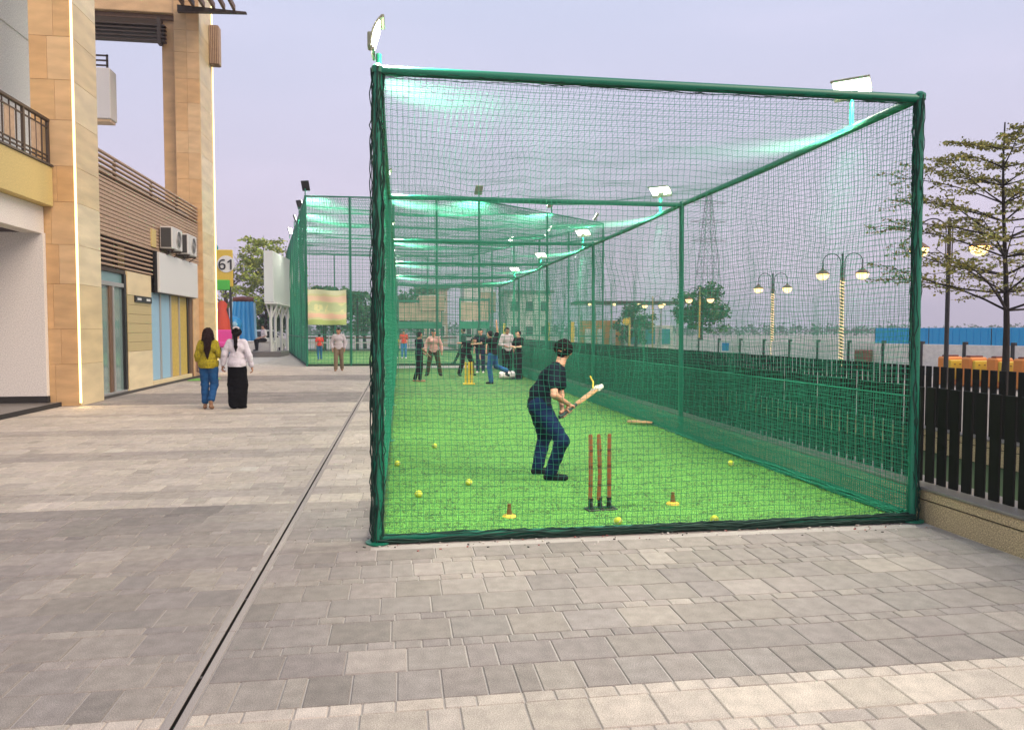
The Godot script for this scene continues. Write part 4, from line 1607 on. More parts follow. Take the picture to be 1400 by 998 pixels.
func torso_bones(J: Dictionary, g: float, w := 1.0) -> Array:
	var side: Vector3 = ((J.shR as Vector3) - (J.shL as Vector3)).normalized()
	var hs: Vector3 = ((J.hipR as Vector3) - (J.hipL as Vector3)).normalized()
	var c: Vector3 = J.chest
	return [
		[J.pelvis - hs * 0.065 * w, J.pelvis + hs * 0.065 * w, 0.098 * w + g, 0.098 * w + g],
		[J.waist - hs * 0.045 * w, J.waist + hs * 0.045 * w, 0.092 * w + g, 0.092 * w + g],
		[J.pelvis, J.waist, 0.10 * w + g, 0.095 * w + g],
		[J.waist, c, 0.095 * w + g, 0.105 + g],
		[c - side * 0.065, c + side * 0.065, 0.098 * w + g, 0.098 * w + g],
		[(J.shL as Vector3).lerp(J.shR, 0.13), (J.shL as Vector3).lerp(J.shR, 0.87), 0.055 + g, 0.055 + g],
		[c, (J.neck as Vector3).lerp(c, 0.35), 0.095 + g, 0.065 + g],
	]


func limb_bones(J: Dictionary, g: float) -> Array:
	var out := []
	for s in ["L", "R"]:
		out.append([J["sh" + s], J["el" + s], 0.05 + g, 0.04 + g])
		out.append([J["el" + s], J["wr" + s], 0.041 + g, 0.027 + g])
		out.append([J["hip" + s], J["kn" + s], 0.088 + g, 0.056 + g])
		out.append([J["kn" + s], J["an" + s], 0.055 + g, 0.036 + g])
	return out


func hand_bones(J: Dictionary, s: String, curl := 0.6) -> Array:
	# palm, four fingers of unequal length and a thumb, hanging from the wrist along the forearm
	var w: Vector3 = J["wr" + s]
	var d: Vector3 = (w - (J["el" + s] as Vector3)).normalized()
	var sgn := 1.0 if s == "R" else -1.0
	var fw: Vector3 = J.get("palm", Vector3(0, 0, -1))
	var across := (fw - d * fw.dot(d)).normalized()      # thumb side
	var inn := d.cross(across).normalized() * -sgn       # palm side, towards the body
	var out := [[w - d * 0.01, w + d * 0.03, 0.024, 0.024]]
	var lens := [0.072, 0.08, 0.074, 0.058]
	for k in 4:
		var o := across * (0.030 - 0.020 * k)
		var a := w + d * 0.03 + o * 0.8
		var b := w + d * 0.088 + o
		var c: Vector3 = b + (d * cos(curl) + inn * sin(curl)) * lens[k] * 0.5
		var e: Vector3 = c + (d * cos(curl * 2.2) + inn * sin(curl * 2.2)) * lens[k] * 0.5
		out.append([a, b, 0.013, 0.0115])
		out.append([b, c, 0.010, 0.009])
		out.append([c, e, 0.009, 0.0075])
	var t0 := w + d * 0.025 + across * 0.026
	var t1 := t0 + (d * 0.6 + across * 0.6 + inn * 0.4).normalized() * 0.042
	out.append([t0, t1, 0.013, 0.011])
	out.append([t1, t1 + (d * 0.9 + inn * 0.4).normalized() * 0.03, 0.0105, 0.008])
	return out


func foot_bones(J: Dictionary, s: String, g: float) -> Array:
	var an: Vector3 = J["an" + s]
	var to: Vector3 = J["to" + s]
	var f := to - an
	var heel := an - f.normalized() * 0.045
	heel.y = to.y + (an.y - to.y) * 0.22
	return [[heel, to, 0.03 + g, 0.026 + g], [an, heel.lerp(to, 0.35), 0.034 + g, 0.032 + g], [heel.lerp(to, 0.55), to, 0.036 + g, 0.03 + g]]


func make_person(label: String, at: Vector3, turn: float, J: Dictionary, o: Dictionary, cell: float, tall := 1.0) -> Node3D:
	var t := thing("person", label, "person", at, turn, o.get("group", ""))
	t.scale = Vector3(tall, tall, tall)
	var w: float = o.get("wide", 1.0)
	var fine: bool = cell < 0.016
	var bones := torso_bones(J, -0.02, w) + limb_bones(J, -0.004) + [[J.neck, (J.head as Vector3).lerp(J.neck, 0.4), 0.05, 0.05]]
	if not fine:
		bones += head_bones(J)
		for s in ["L", "R"]:
			var wr: Vector3 = J["wr" + s]
			var d: Vector3 = (wr - (J["el" + s] as Vector3)).normalized()
			bones.append([wr, wr + d * 0.09, 0.028, 0.024])
			bones.append([wr + d * 0.1, wr + d * 0.15, 0.022, 0.016])
	for s in ["L", "R"]:
		bones += foot_bones(J, s, -0.006)
	var body := soft(bones, cell, 0.02)
	if fine:
		body.add(head_bones(J), 0.007, 0.014)
		for s in ["L", "R"]:
			if not o.has("grip"):
				body.add(hand_bones(J, s), 0.0045, 0.006)
			else:
				body.add(o.grip[s], 0.0045, 0.006)
	put("body", body.mesh(), M[o.skin], t)
	# trousers or skirt
	var g: float = o.get("leg_ease", 0.012)
	var tb := []
	var len: float = o.get("legs", 1.0)
	if o.has("skirt"):
		for s in ["L", "R"]:
			var e: Vector3 = (J["kn" + s] as Vector3).lerp(J["an" + s], 0.92)
			tb.append([J["hip" + s], J["kn" + s], 0.10, 0.105])
			tb.append([J["kn" + s], e, 0.105, 0.115])
		tb.append([J.pelvis, ((J.anL as Vector3) + (J.anR as Vector3)) / 2 + Vector3(0, 0.1, 0), 0.12, 0.12])
	else:
		for s in ["L", "R"]:
			var hp: Vector3 = J["hip" + s]
			var kn: Vector3 = J["kn" + s]
			var an: Vector3 = kn.lerp(J["an" + s], clampf(len, 0.0, 1.0) * 0.97)
			tb.append([hp, kn, 0.092 + g, 0.062 + g])
			tb.append([kn, an, 0.06 + g, 0.043 + g * 1.6])
	var hs: Vector3 = ((J.hipR as Vector3) - (J.hipL as Vector3)).normalized()
	tb.append([J.pelvis - hs * 0.065 * w, J.pelvis + hs * 0.065 * w, 0.097 * w, 0.097 * w])
	if o.has("seat"):
		tb.append([J.pelvis - hs * 0.05 - (J.face as Vector3) * 0.05, J.pelvis + hs * 0.05 - (J.face as Vector3) * 0.05, 0.10, 0.10])
	tb.append([J.pelvis, (J.pelvis as Vector3).lerp(J.waist, 0.7), 0.10 * w, 0.098 * w])
	var tr := soft(tb, cell, 0.022, 0.010 if fine else 0.0, 1.6)
	put("skirt" if o.has("skirt") else "trousers", tr.mesh(), M[o.trousers], t)
	# shirt
	var e2: float = o.get("ease", 0.014)
	var sb := torso_bones(J, e2, w)
	if o.has("hem"):
		var pv: Vector3 = J.pelvis
		var wv: Vector3 = J.waist
		var ax := (pv - wv).normalized()
		sb.append([pv, pv + ax * 0.12, 0.115 * w + e2, 0.12 * w + e2])
		sb.append([pv + ax * (o.hem as float), ax])
	var sl: float = o.get("sleeve", 0.62)
	for s in ["L", "R"]:
		var sh: Vector3 = J["sh" + s]
		var el: Vector3 = J["el" + s]
		var wr: Vector3 = J["wr" + s]
		if sl <= 1.0:
			var q := sh.lerp(el, sl)
			sb.append([sh, q, 0.06 + e2, 0.056 + e2])
		else:
			sb.append([sh, el, 0.055 + e2, 0.046 + e2])
			sb.append([el, el.lerp(wr, sl - 1.0), 0.046 + e2, 0.036 + e2])
	var shirt := soft(sb, cell, 0.022, 0.010 if fine else 0.0, 1.5)
	put("top", shirt.mesh(), M[o.shirt], t)
	# shoes
	for s in ["L", "R"]:
		put("shoe", soft(foot_bones(J, s, 0.004), minf(cell, 0.014), 0.015).mesh(), M[o.shoes], t)
	# hair
	var H: Vector3 = J.head
	var F: Vector3 = (J.face as Vector3).normalized()
	var U: Vector3 = ((J.head as Vector3) - (J.neck as Vector3)).normalized()
	U = (U - F * U.dot(F)).normalized()
	var R := F.cross(U).normalized()
	var hb := [[H + U * 0.045 - F * 0.03, H + U * 0.05 + F * 0.02, 0.081, 0.072], [H + U * 0.03 - F * 0.035, H - U * 0.035 - F * 0.04, 0.071, 0.05], [H + U * 0.02 - F * 0.03 - R * 0.03, H + U * 0.02 - F * 0.03 + R * 0.03, 0.07, 0.07]]
	if o.get("hair_len", 0) == 1:
		var b := H - F * 0.115
		hb += [[H + U * 0.02 - F * 0.04, b - U * 0.12, 0.085, 0.08], [b - U * 0.1 + R * 0.02 - F * 0.03, b - U * 0.32 + R * 0.015 - F * 0.03, 0.078, 0.062], [b - U * 0.30 - F * 0.03, b - U * 0.55 + R * 0.01 - F * 0.01, 0.06, 0.022], [H - R * 0.06 - F * 0.03, H - R * 0.10 - U * 0.18 - F * 0.04, 0.05, 0.04], [H + R * 0.06 - F * 0.03, H + R * 0.10 - U * 0.17 - F * 0.04, 0.05, 0.04]]
	elif o.get("hair_len", 0) == 2:
		var b := H - F * 0.115
		hb += [[H + U * 0.01 - F * 0.08, b - U * 0.05 - F * 0.02, 0.05, 0.04], [b - U * 0.04 - F * 0.02, b - U * 0.28 - F * 0.03, 0.04, 0.034], [b - U * 0.28 - F * 0.03, b - U * 0.38 - F * 0.02, 0.034, 0.012]]
	put("hair", soft(hb, minf(cell, 0.008) if fine else 0.02, 0.02, 0.016 if fine else 0.0, 8.0).mesh(), M[o.get("hair", "hair")], t)
	return t


func batsman() -> void:
	var b := v(1.5, 0.0, 7.7)
	var P := func(x: float, y: float, d: float) -> Vector3: return v(x, y, d) - b
	var J := {
		"head": P.call(1.712, 1.335, 7.80), "neck": P.call(1.665, 1.195, 7.76), "chest": P.call(1.565, 1.055, 7.74), "waist": P.call(1.445, 0.885, 7.71), "pelvis": P.call(1.432, 0.765, 7.70), "face": Vector3(0.45, -0.12, -0.85),
		"shR": P.call(1.555, 1.135, 7.575), "shL": P.call(1.68, 1.12, 7.90), "elR": P.call(1.535, 0.90, 7.42), "wrR": P.call(1.672, 0.755, 7.53), "elL": P.call(1.70, 0.86, 7.88), "wrL": P.call(1.722, 0.752, 7.66),
		"hipL": P.call(1.435, 0.74, 7.785), "hipR": P.call(1.435, 0.74, 7.615), "knL": P.call(1.54, 0.40, 7.97), "knR": P.call(1.625, 0.43, 7.46), "anL": P.call(1.448, 0.085, 7.89), "anR": P.call(1.522, 0.085, 7.55),
		"toL": P.call(1.60, 0.036, 7.93), "toR": P.call(1.67, 0.036, 7.53),
	}
	# the bat's handle passes through both fists: handle top near the body, blade up and away to the right
	var h0: Vector3 = P.call(1.60, 0.665, 7.50)
	var tip: Vector3 = P.call(2.18, 0.965, 7.95)
	var ax := (tip - h0).normalized()
	var grip := {}
	for e in [["L", 0.085], ["R", 0.185]]:
		# left hand nearer the handle's end
		var s: String = e[0]
		var c := h0 + ax * (e[1] as float)
		var wr: Vector3 = c + (Vector3(-0.25, 0.75, 0.25 if s == "R" else -0.3)).normalized() * 0.062
		J["wr" + s] = wr
		var n := (wr - c)
		n = (n - ax * n.dot(ax)).normalized()
		var q := ax.cross(n)
		var bones := [[wr, c + n * 0.034, 0.025, 0.022], [c + n * 0.032 - ax * 0.028, c + n * 0.032 + ax * 0.028, 0.017, 0.017]]
		for k in 4:
			var o := ax * (-0.031 + 0.0205 * k)
			var rr := 0.0275
			var pts := []
			for a in [-0.5, -1.5, -2.5, -3.5 + 0.12 * k]:
				pts.append(c + o + (n * cos(a) + q * sin(a)) * rr)
			bones.append([c + o + n * 0.034, pts[0], 0.0115, 0.0105])
			for i in 3:
				bones.append([pts[i], pts[i + 1], 0.0105 - 0.0008 * i, 0.0098 - 0.0008 * i])
		var th := c + ax * 0.045
		bones.append([c + n * 0.03 + ax * 0.03, th + (n * cos(0.9) + q * sin(0.9)) * 0.029, 0.0125, 0.011])
		bones.append([th + (n * cos(0.9) + q * sin(0.9)) * 0.029, th + ax * 0.008 + (n * cos(2.1) + q * sin(2.1)) * 0.027, 0.011, 0.0085])
		grip[s] = bones
	make_person("batsman in dark T-shirt and navy jeans crouching with a raised bat", b, 0.0, J, {"skin": "skin", "shirt": "navy", "trousers": "denim_dark", "shoes": "shoe", "sleeve": 0.55, "hem": 0.03, "ease": 0.016, "leg_ease": 0.012, "grip": grip, "seat": true}, 0.0115)
	var bat := thing("cricket_bat", "wooden cricket bat with pale toe held up by the batsman", "bat", b + h0)
	bat_shape(bat, 0.44)
	var zz := (Vector3(-0.45, 0.85, 0.05) - ax * Vector3(-0.45, 0.85, 0.05).dot(ax)).normalized()
	bat.basis = Basis((-ax).cross(zz).normalized(), -ax, zz)
	bat.position = b + h0 + ax * 0.745
	var s := Sh.new()
	s.box(Vector3(0, 0.055, 0), Vector3(0.113, 0.115, 0.05), 0.012)
	part("toe_cover", s, M.bat_face, bat)
	s = Sh.new()
	s.tube([Vector3(0.02, 0.10, 0.02), Vector3(0.05, 0.02, 0.07), Vector3(0.10, -0.03, 0.13)], [0.008, 0.01, 0.007], 8)
	part("yellow_tape", s, M.yellow, bat)


func people() -> void:
	var A := func(o: Dictionary) -> Dictionary:
		var j := J0()
		for k in o:
			j[k] = o[k]
		return j
	# the two women walking away
	make_person("woman in yellow-green printed top and blue jeans walking away", v(-3.76, 0, 15.62), 0.0, A.call({"shL": Vector3(-0.145, 1.365, 0.005), "shR": Vector3(0.145, 1.365, 0.005), "wrL": Vector3(-0.24, 0.88, -0.04), "elL": Vector3(-0.215, 1.10, 0.04), "elR": Vector3(0.22, 1.12, 0.04), "wrR": Vector3(0.24, 1.02, -0.18), "knR": Vector3(0.10, 0.50, -0.03), "anR": Vector3(0.07, 0.16, 0.16), "toR": Vector3(0.08, 0.035, 0.07), "knL": Vector3(-0.09, 0.51, -0.04), "anL": Vector3(-0.08, 0.09, 0.0)}), {"skin": "skin_fair", "shirt": "print_yellow", "trousers": "denim", "shoes": "tan_shoe", "sleeve": 1.35, "hem": 0.10, "ease": 0.012, "leg_ease": 0.018, "legs": 0.86, "hair_len": 1, "hair": "hair_brown", "wide": 1.2}, 0.014, 0.955)
	var clip := make_person("woman in white printed blouse and long black skirt walking away", v(-3.20, 0, 15.54), 0.0, A.call({"shL": Vector3(-0.145, 1.365, 0.005), "shR": Vector3(0.145, 1.365, 0.005), "elL": Vector3(-0.245, 1.12, 0.03), "elR": Vector3(0.245, 1.10, 0.03), "wrL": Vector3(-0.29, 0.90, -0.03), "wrR": Vector3(0.28, 0.87, -0.04), "anL": Vector3(-0.06, 0.085, 0.03), "anR": Vector3(0.06, 0.085, -0.02)}), {"skin": "skin", "shirt": "print_white", "trousers": "black_cloth", "shoes": "shoe", "sleeve": 1.85, "hem": 0.08, "ease": 0.018, "skirt": true, "hair_len": 2, "wide": 1.08}, 0.014, 0.96)
	var s := Sh.new()
	for k in 5:
		var a := PI * (k + 0.5) / 5.0
		s.ball(Vector3(cos(a) * 0.05, 1.655 + 0.028 * sin(a), 0.055), Vector3(0.022, 0.022, 0.018), 8, 5)
	part("hair_clip", s, M.white_cloth, clip)
	# farther people: coarser meshes
	var c := 0.024
	make_person("man in white shirt and khaki trousers walking towards the camera", v(-2.35, 0, 29.7), PI, A.call({"knR": Vector3(0.1, 0.5, -0.1), "anR": Vector3(0.11, 0.09, -0.14), "toR": Vector3(0.12, 0.03, -0.29), "anL": Vector3(-0.11, 0.10, 0.17), "knL": Vector3(-0.1, 0.49, 0.02), "toL": Vector3(-0.12, 0.03, 0.03), "elL": Vector3(-0.26, 1.12, 0.04), "elR": Vector3(0.26, 1.12, 0.04)}), {"skin": "skin", "shirt": "mauve_cloth", "trousers": "khaki", "shoes": "tan_shoe", "sleeve": 1.8, "hem": 0.08, "ease": 0.026, "leg_ease": 0.02}, c, 0.975)
	make_person("boy in dark blue T-shirt standing at the left of the lane", v(0.563, 0, 22.95), -1.2, A.call({"wrR": Vector3(0.16, 0.92, -0.26), "elR": Vector3(0.22, 1.10, -0.04), "wrL": Vector3(-0.14, 0.92, -0.26), "elL": Vector3(-0.22, 1.10, -0.04), "anL": Vector3(-0.1, 0.085, 0.12), "toL": Vector3(-0.11, 0.03, -0.04)}), {"skin": "skin_dark", "shirt": "navy", "trousers": "black_cloth", "shoes": "tan_shoe", "ease": 0.018, "hem": 0.06}, c, 0.90)
	make_person("man in pale pink shirt and olive trousers standing with legs apart", v(1.133, 0, 25.85), PI - 0.1, A.call({"anL": Vector3(-0.24, 0.085, 0.0), "knL": Vector3(-0.17, 0.5, -0.02), "toL": Vector3(-0.3, 0.03, -0.13), "anR": Vector3(0.24, 0.085, 0.02), "knR": Vector3(0.17, 0.5, -0.02), "toR": Vector3(0.30, 0.03, -0.12), "elL": Vector3(-0.27, 1.12, 0.03), "elR": Vector3(0.27, 1.12, 0.03), "wrL": Vector3(-0.29, 0.9, -0.04), "wrR": Vector3(0.29, 0.9, -0.04)}), {"skin": "skin", "shirt": "pink_cloth", "trousers": "olive", "shoes": "shoe", "sleeve": 1.85, "hem": 0.07, "ease": 0.024, "leg_ease": 0.02}, c, 0.93)
	make_person("man in dark green striding in the far enclosure", v(2.95, 0, 35.4), 1.45, A.call({"anL": Vector3(-0.1, 0.09, -0.42), "knL": Vector3(-0.1, 0.48, -0.22), "toL": Vector3(-0.1, 0.03, -0.56), "anR": Vector3(0.1, 0.11, 0.40), "knR": Vector3(0.1, 0.49, 0.14), "toR": Vector3(0.1, 0.03, 0.27), "pelvis": Vector3(0, 0.90, 0), "wrR": Vector3(0.2, 1.3, 0.40), "elR": Vector3(0.22, 1.32, 0.2)}), {"skin": "skin", "shirt": "green_cloth", "trousers": "black_cloth", "shoes": "shoe", "sleeve": 1.7, "ease": 0.02}, c, 0.99)
	make_person("player in black bending forward behind the yellow wicket", v(2.25, 0, 25.7), PI + 0.5, A.call({"head": Vector3(0, 1.22, -0.45), "neck": Vector3(0, 1.16, -0.32), "chest": Vector3(0, 1.10, -0.2), "waist": Vector3(0, 0.98, -0.04), "pelvis": Vector3(0, 0.88, 0.1), "shL": Vector3(-0.18, 1.17, -0.26), "shR": Vector3(0.18, 1.17, -0.26), "elL": Vector3(-0.30, 0.92, -0.36), "elR": Vector3(0.36, 1.15, -0.44), "wrL": Vector3(-0.26, 0.70, -0.44), "wrR": Vector3(0.60, 1.16, -0.48), "hipL": Vector3(-0.09, 0.85, 0.1), "hipR": Vector3(0.09, 0.85, 0.1), "knL": Vector3(-0.2, 0.47, -0.02), "knR": Vector3(0.2, 0.47, -0.02), "anL": Vector3(-0.27, 0.085, 0.08), "anR": Vector3(0.26, 0.085, 0.08), "toL": Vector3(-0.32, 0.03, -0.07), "toR": Vector3(0.3, 0.03, -0.07)}), {"skin": "skin", "shirt": "black_cloth", "trousers": "black_cloth", "shoes": "shoe", "sleeve": 1.5, "ease": 0.02, "leg_ease": 0.02}, c, 0.98)
	make_person("man in navy shirt standing behind the bending player", v(2.905, 0, 27.4), PI - 0.3, A.call({}), {"skin": "skin", "shirt": "navy", "trousers": "denim_dark", "shoes": "white_cloth", "ease": 0.02, "hem": 0.06, "leg_ease": 0.016}, c, 0.955)
	make_person("bowler in black top and blue jeans with arm raised and leg lifted", v(2.66, 0, 21.7), 0.9, A.call({"head": Vector3(0.0, 1.54, -0.1), "neck": Vector3(0, 1.41, -0.05), "wrR": Vector3(0.20, 1.86, 0.02), "elR": Vector3(0.23, 1.62, 0.03), "shR": Vector3(0.17, 1.40, 0.0), "elL": Vector3(-0.30, 1.27, -0.22), "wrL": Vector3(-0.32, 1.25, -0.46), "knL": Vector3(-0.1, 0.50, -0.06), "anL": Vector3(-0.1, 0.085, 0.0), "knR": Vector3(0.12, 0.55, 0.05), "anR": Vector3(0.14, 0.42, 0.42), "toR": Vector3(0.14, 0.28, 0.5)}), {"skin": "skin", "shirt": "black_cloth", "trousers": "denim", "shoes": "shoe", "sleeve": 0.7, "ease": 0.02, "hem": 0.05, "leg_ease": 0.02}, c, 0.93)
	make_person("man in white shirt and black trousers standing by the fence-side net", v(3.60, 0, 25.4), PI + 0.3, A.call({"wrR": Vector3(0.1, 1.02, -0.18), "elR": Vector3(0.25, 1.11, 0.0)}), {"skin": "skin", "shirt": "white_cloth", "trousers": "black_cloth", "shoes": "shoe", "sleeve": 1.4, "ease": 0.022, "hem": 0.07, "leg_ease": 0.018}, c, 0.985)
	make_person("man in black T-shirt with folded arms beside the white-shirted man", v(3.70, 0, 23.5), PI - 1.1, A.call({"elL": Vector3(-0.24, 1.12, -0.08), "elR": Vector3(0.24, 1.12, -0.08), "wrL": Vector3(0.06, 1.13, -0.2), "wrR": Vector3(-0.06, 1.09, -0.2)}), {"skin": "skin_fair", "shirt": "black_cloth", "trousers": "black_cloth", "shoes": "shoe", "ease": 0.018, "hem": 0.05, "leg_ease": 0.02}, c, 0.925)
	make_person("child in red shirt and jeans inside the tall enclosure", v(-4.2, 0, 40.6), 0.3, A.call({"anL": Vector3(-0.11, 0.09, 0.2)}), {"skin": "skin", "shirt": "red_cloth", "trousers": "denim", "shoes": "white_cloth", "ease": 0.022, "hem": 0.05}, 0.03, 0.82)
	make_person("far player in red shirt and pale blue trousers", v(0.2, 0, 42.4), PI, A.call({}), {"skin": "skin", "shirt": "red_cloth", "trousers": "blue_cloth", "shoes": "white_cloth", "ease": 0.02, "hem": 0.05}, 0.03, 0.93)
	make_person("small far child in yellow beside the red-shirted player", v(-0.25, 0, 42.8), PI, A.call({}), {"skin": "skin", "shirt": "mustard", "trousers": "green_cloth", "shoes": "white_cloth", "ease": 0.02, "hem": 0.05}, 0.03, 0.74)
	make_person("man in white shirt sitting on the kerb wall under the billboard", v(-7.95, 0.0, 46.0), PI - 1.0, A.call({"pelvis": Vector3(0, 0.92, 0.05), "hipL": Vector3(-0.09, 0.9, 0.03), "hipR": Vector3(0.09, 0.9, 0.03), "knL": Vector3(-0.12, 0.86, -0.40), "knR": Vector3(0.12, 0.86, -0.40), "anL": Vector3(-0.12, 0.44, -0.42), "anR": Vector3(0.12, 0.42, -0.34), "toL": Vector3(-0.13, 0.37, -0.57), "toR": Vector3(0.13, 0.35, -0.5), "wrL": Vector3(-0.14, 1.0, -0.25), "wrR": Vector3(0.14, 1.0, -0.25)}), {"skin": "skin", "shirt": "white_cloth", "trousers": "black_cloth", "shoes": "shoe", "sleeve": 0.8, "ease": 0.022, "leg_ease": 0.02}, 0.03, 1.12)


# ---------------------------------------------------------------- trees

func limb(s: Sh, a: Vector3, b: Vector3, r0: float, r1: float, bend := 0.1, sides := 6) -> Array:
	var pts := []
	var rad := []
	var L := (b - a).length()
	var off := Vector3(rng.randfn(), rng.randfn(), rng.randfn()) * bend * L * 0.4
	for i in 6:
		var t := i / 5.0
		pts.append(a.lerp(b, t) + off * sin(PI * t))
		rad.append(lerpf(r0, r1, t))
	s.tube(pts, rad, sides, false)
	return pts


func tiered_tree(label: String, at: Vector3, height: float, reach: float, first: float, tiers: int, leaves: int, leaf_size: float, tone: Color, mat_name: String, trunk_r: float, lean := Vector3.ZERO, group := "") -> Node3D:
	# a straight trunk with whorls of near-level branches whose twigs carry small leaves
	var t := thing("tiered_tree", label, "tree", at, 0.0, group)
	var wood := Sh.new()
	var crown := Sh.new()
	crown.tinted = true
	var spine := []
	var rad := []
	for i in 11:
		var f := i / 10.0
		spine.append(Vector3(0.06 * sin(f * 5.0), height * f, 0.05 * cos(f * 4.0) - 0.05) + lean * f)
		rad.append(lerpf(trunk_r, 0.012, pow(f, 0.7)))
	wood.tube(spine, rad, 10)
	for q in tiers:
		var f := first + (0.97 - first) * float(q) / tiers
		var base: Vector3 = (spine[int(f * 10)] as Vector3).lerp(spine[mini(int(f * 10) + 1, 10)], fmod(f * 10.0, 1.0))
		var n := 5 if q < tiers - 2 else 4
		var ph := rng.randf() * TAU
		var len := reach * (1.0 - 0.72 * pow(float(q) / tiers, 1.2)) * (0.9 if q == 0 else 1.0)
		for k in n:
			var a := ph + TAU * (k + rng.randf_range(-0.2, 0.2)) / n
			var out := Vector3(cos(a), 0, sin(a))
			var l := len * rng.randf_range(0.7, 1.1)
			var tip := base + out * l + Vector3(0, l * rng.randf_range(0.18, 0.42), 0)
			var br := limb(wood, base, tip, maxf(0.012, trunk_r * 0.36 * (1.0 - 0.6 * f)), 0.006, 0.1, 5)
			var twigs := 10
			for w in twigs:
				var g := 0.3 + 0.7 * w / (twigs - 1.0)
				var st: Vector3 = (br[int(g * 4.99)] as Vector3).lerp(br[mini(int(g * 4.99) + 1, 5)], fmod(g * 4.99, 1.0))
				var sd := out.cross(Vector3.UP) * (1.0 if w % 2 == 0 else -1.0)
				var td := (out * rng.randf_range(0.3, 0.9) + sd * rng.randf_range(0.4, 1.0) + Vector3.UP * rng.randf_range(-0.15, 0.3)).normalized()
				var tl := l * rng.randf_range(0.16, 0.34)
				var tw := limb(wood, st, st + td * tl, 0.007, 0.003, 0.15, 4)
				for e in leaves:
					var p: Vector3 = tw[rng.randi_range(1, 5)] + Vector3(rng.randfn(), rng.randfn() * 0.35, rng.randfn()) * 0.055 * (leaf_size / 0.07)
					leaf(crown, p, leaf_size * rng.randf_range(0.6, 1.25), tone)
	part("trunk", wood, M.bark, t)
	if crown.p.size() > 0:
		part("crown", crown, M[mat_name], t)
	return t


func round_tree(called: String, label: String, at: Vector3, height: float, r: Vector3, clumps: int, per: int, size: float, tone: Color, mat_name: String, group := "") -> Node3D:
	var t := thing(called, label, "tree", at, 0.0, group)
	var wood := Sh.new()
	var crown := Sh.new()
	crown.tinted = true
	var mid := Vector3(0, height - r.y, 0)
	limb(wood, Vector3.ZERO, mid, 0.16, 0.08, 0.06, 8)
	for k in clumps:
		var d := Vector3(rng.randfn(), rng.randfn() * 0.9, rng.randfn()).normalized() * pow(rng.randf(), 0.35)
		var c := mid + d * r
		if k < 12:
			limb(wood, mid * rng.randf_range(0.6, 1.0), c, 0.05, 0.015, 0.1, 5)
		var cr := rng.randf_range(0.18, 0.34) * r.x
		var k2 := rng.randf_range(0.75, 1.2)
		leaf_cloud(crown, c, Vector3(cr, cr * 0.75, cr), per, size, Color(tone.r * k2, tone.g * k2, tone.b * k2))
	part("trunk", wood, M.bark, t)
	part("crown", crown, M[mat_name], t)
	return t


func palm(label: String, at: Vector3, h: float) -> void:
	var t := thing("palm_tree", label, "tree", at, 0.0, "palms behind the tall cage")
	var s := Sh.new()
	s.tube([Vector3.ZERO, Vector3(0.05, h * 0.5, 0), Vector3(0.02, h, 0)], [0.16, 0.12, 0.10], 10)
	part("trunk", s, M.bark, t)
	var f := Sh.new()
	f.tinted = true
	for k in 13:
		var a := TAU * k / 13.0 + rng.randf() * 0.3
		var out := Vector3(cos(a), 0, sin(a))
		var up := rng.randf_range(0.3, 1.1)
		var L := rng.randf_range(1.5, 2.2)
		for i in 16:
			var g := i / 15.0
			var p := Vector3(0.02, h, 0) + out * L * g * (1.0 - 0.25 * g) + Vector3(0, L * (up * g - 1.2 * g * g), 0)
			for sd in [-1.0, 1.0]:
				leaf(f, p, 0.55 * (1.0 - 0.5 * g), Color(0.035, 0.14, 0.035), (out * 0.5 + out.cross(Vector3.UP) * sd + Vector3.DOWN * 0.35).normalized())
	part("crown", f, M.leaf_green, t)


func bare_tree(label: String, at: Vector3, h: float) -> void:
	var t := thing("bare_tree", label, "tree", at)
	var s := Sh.new()
	var grow := func(me: Callable, a: Vector3, dir: Vector3, L: float, r: float, lv: int) -> void:
		var b := a + dir * L
		limb(s, a, b, r, r * 0.6, 0.08, 5)
		if lv == 0:
			return
		var n := 4 if lv > 1 else 5
		for k in n:
			var d := (dir + Vector3(rng.randfn(), rng.randfn() * 0.5 + 0.15, rng.randfn()) * 0.62).normalized()
			me.call(me, a.lerp(b, rng.randf_range(0.55, 1.0)), d, L * rng.randf_range(0.5, 0.72), r * 0.55, lv - 1)
	grow.call(grow, Vector3.ZERO, Vector3(0.03, 1, 0), h * 0.46, 0.14, 4)
	part("trunk", s, M.bare_twig, t)


# ---------------------------------------------------------------- left background

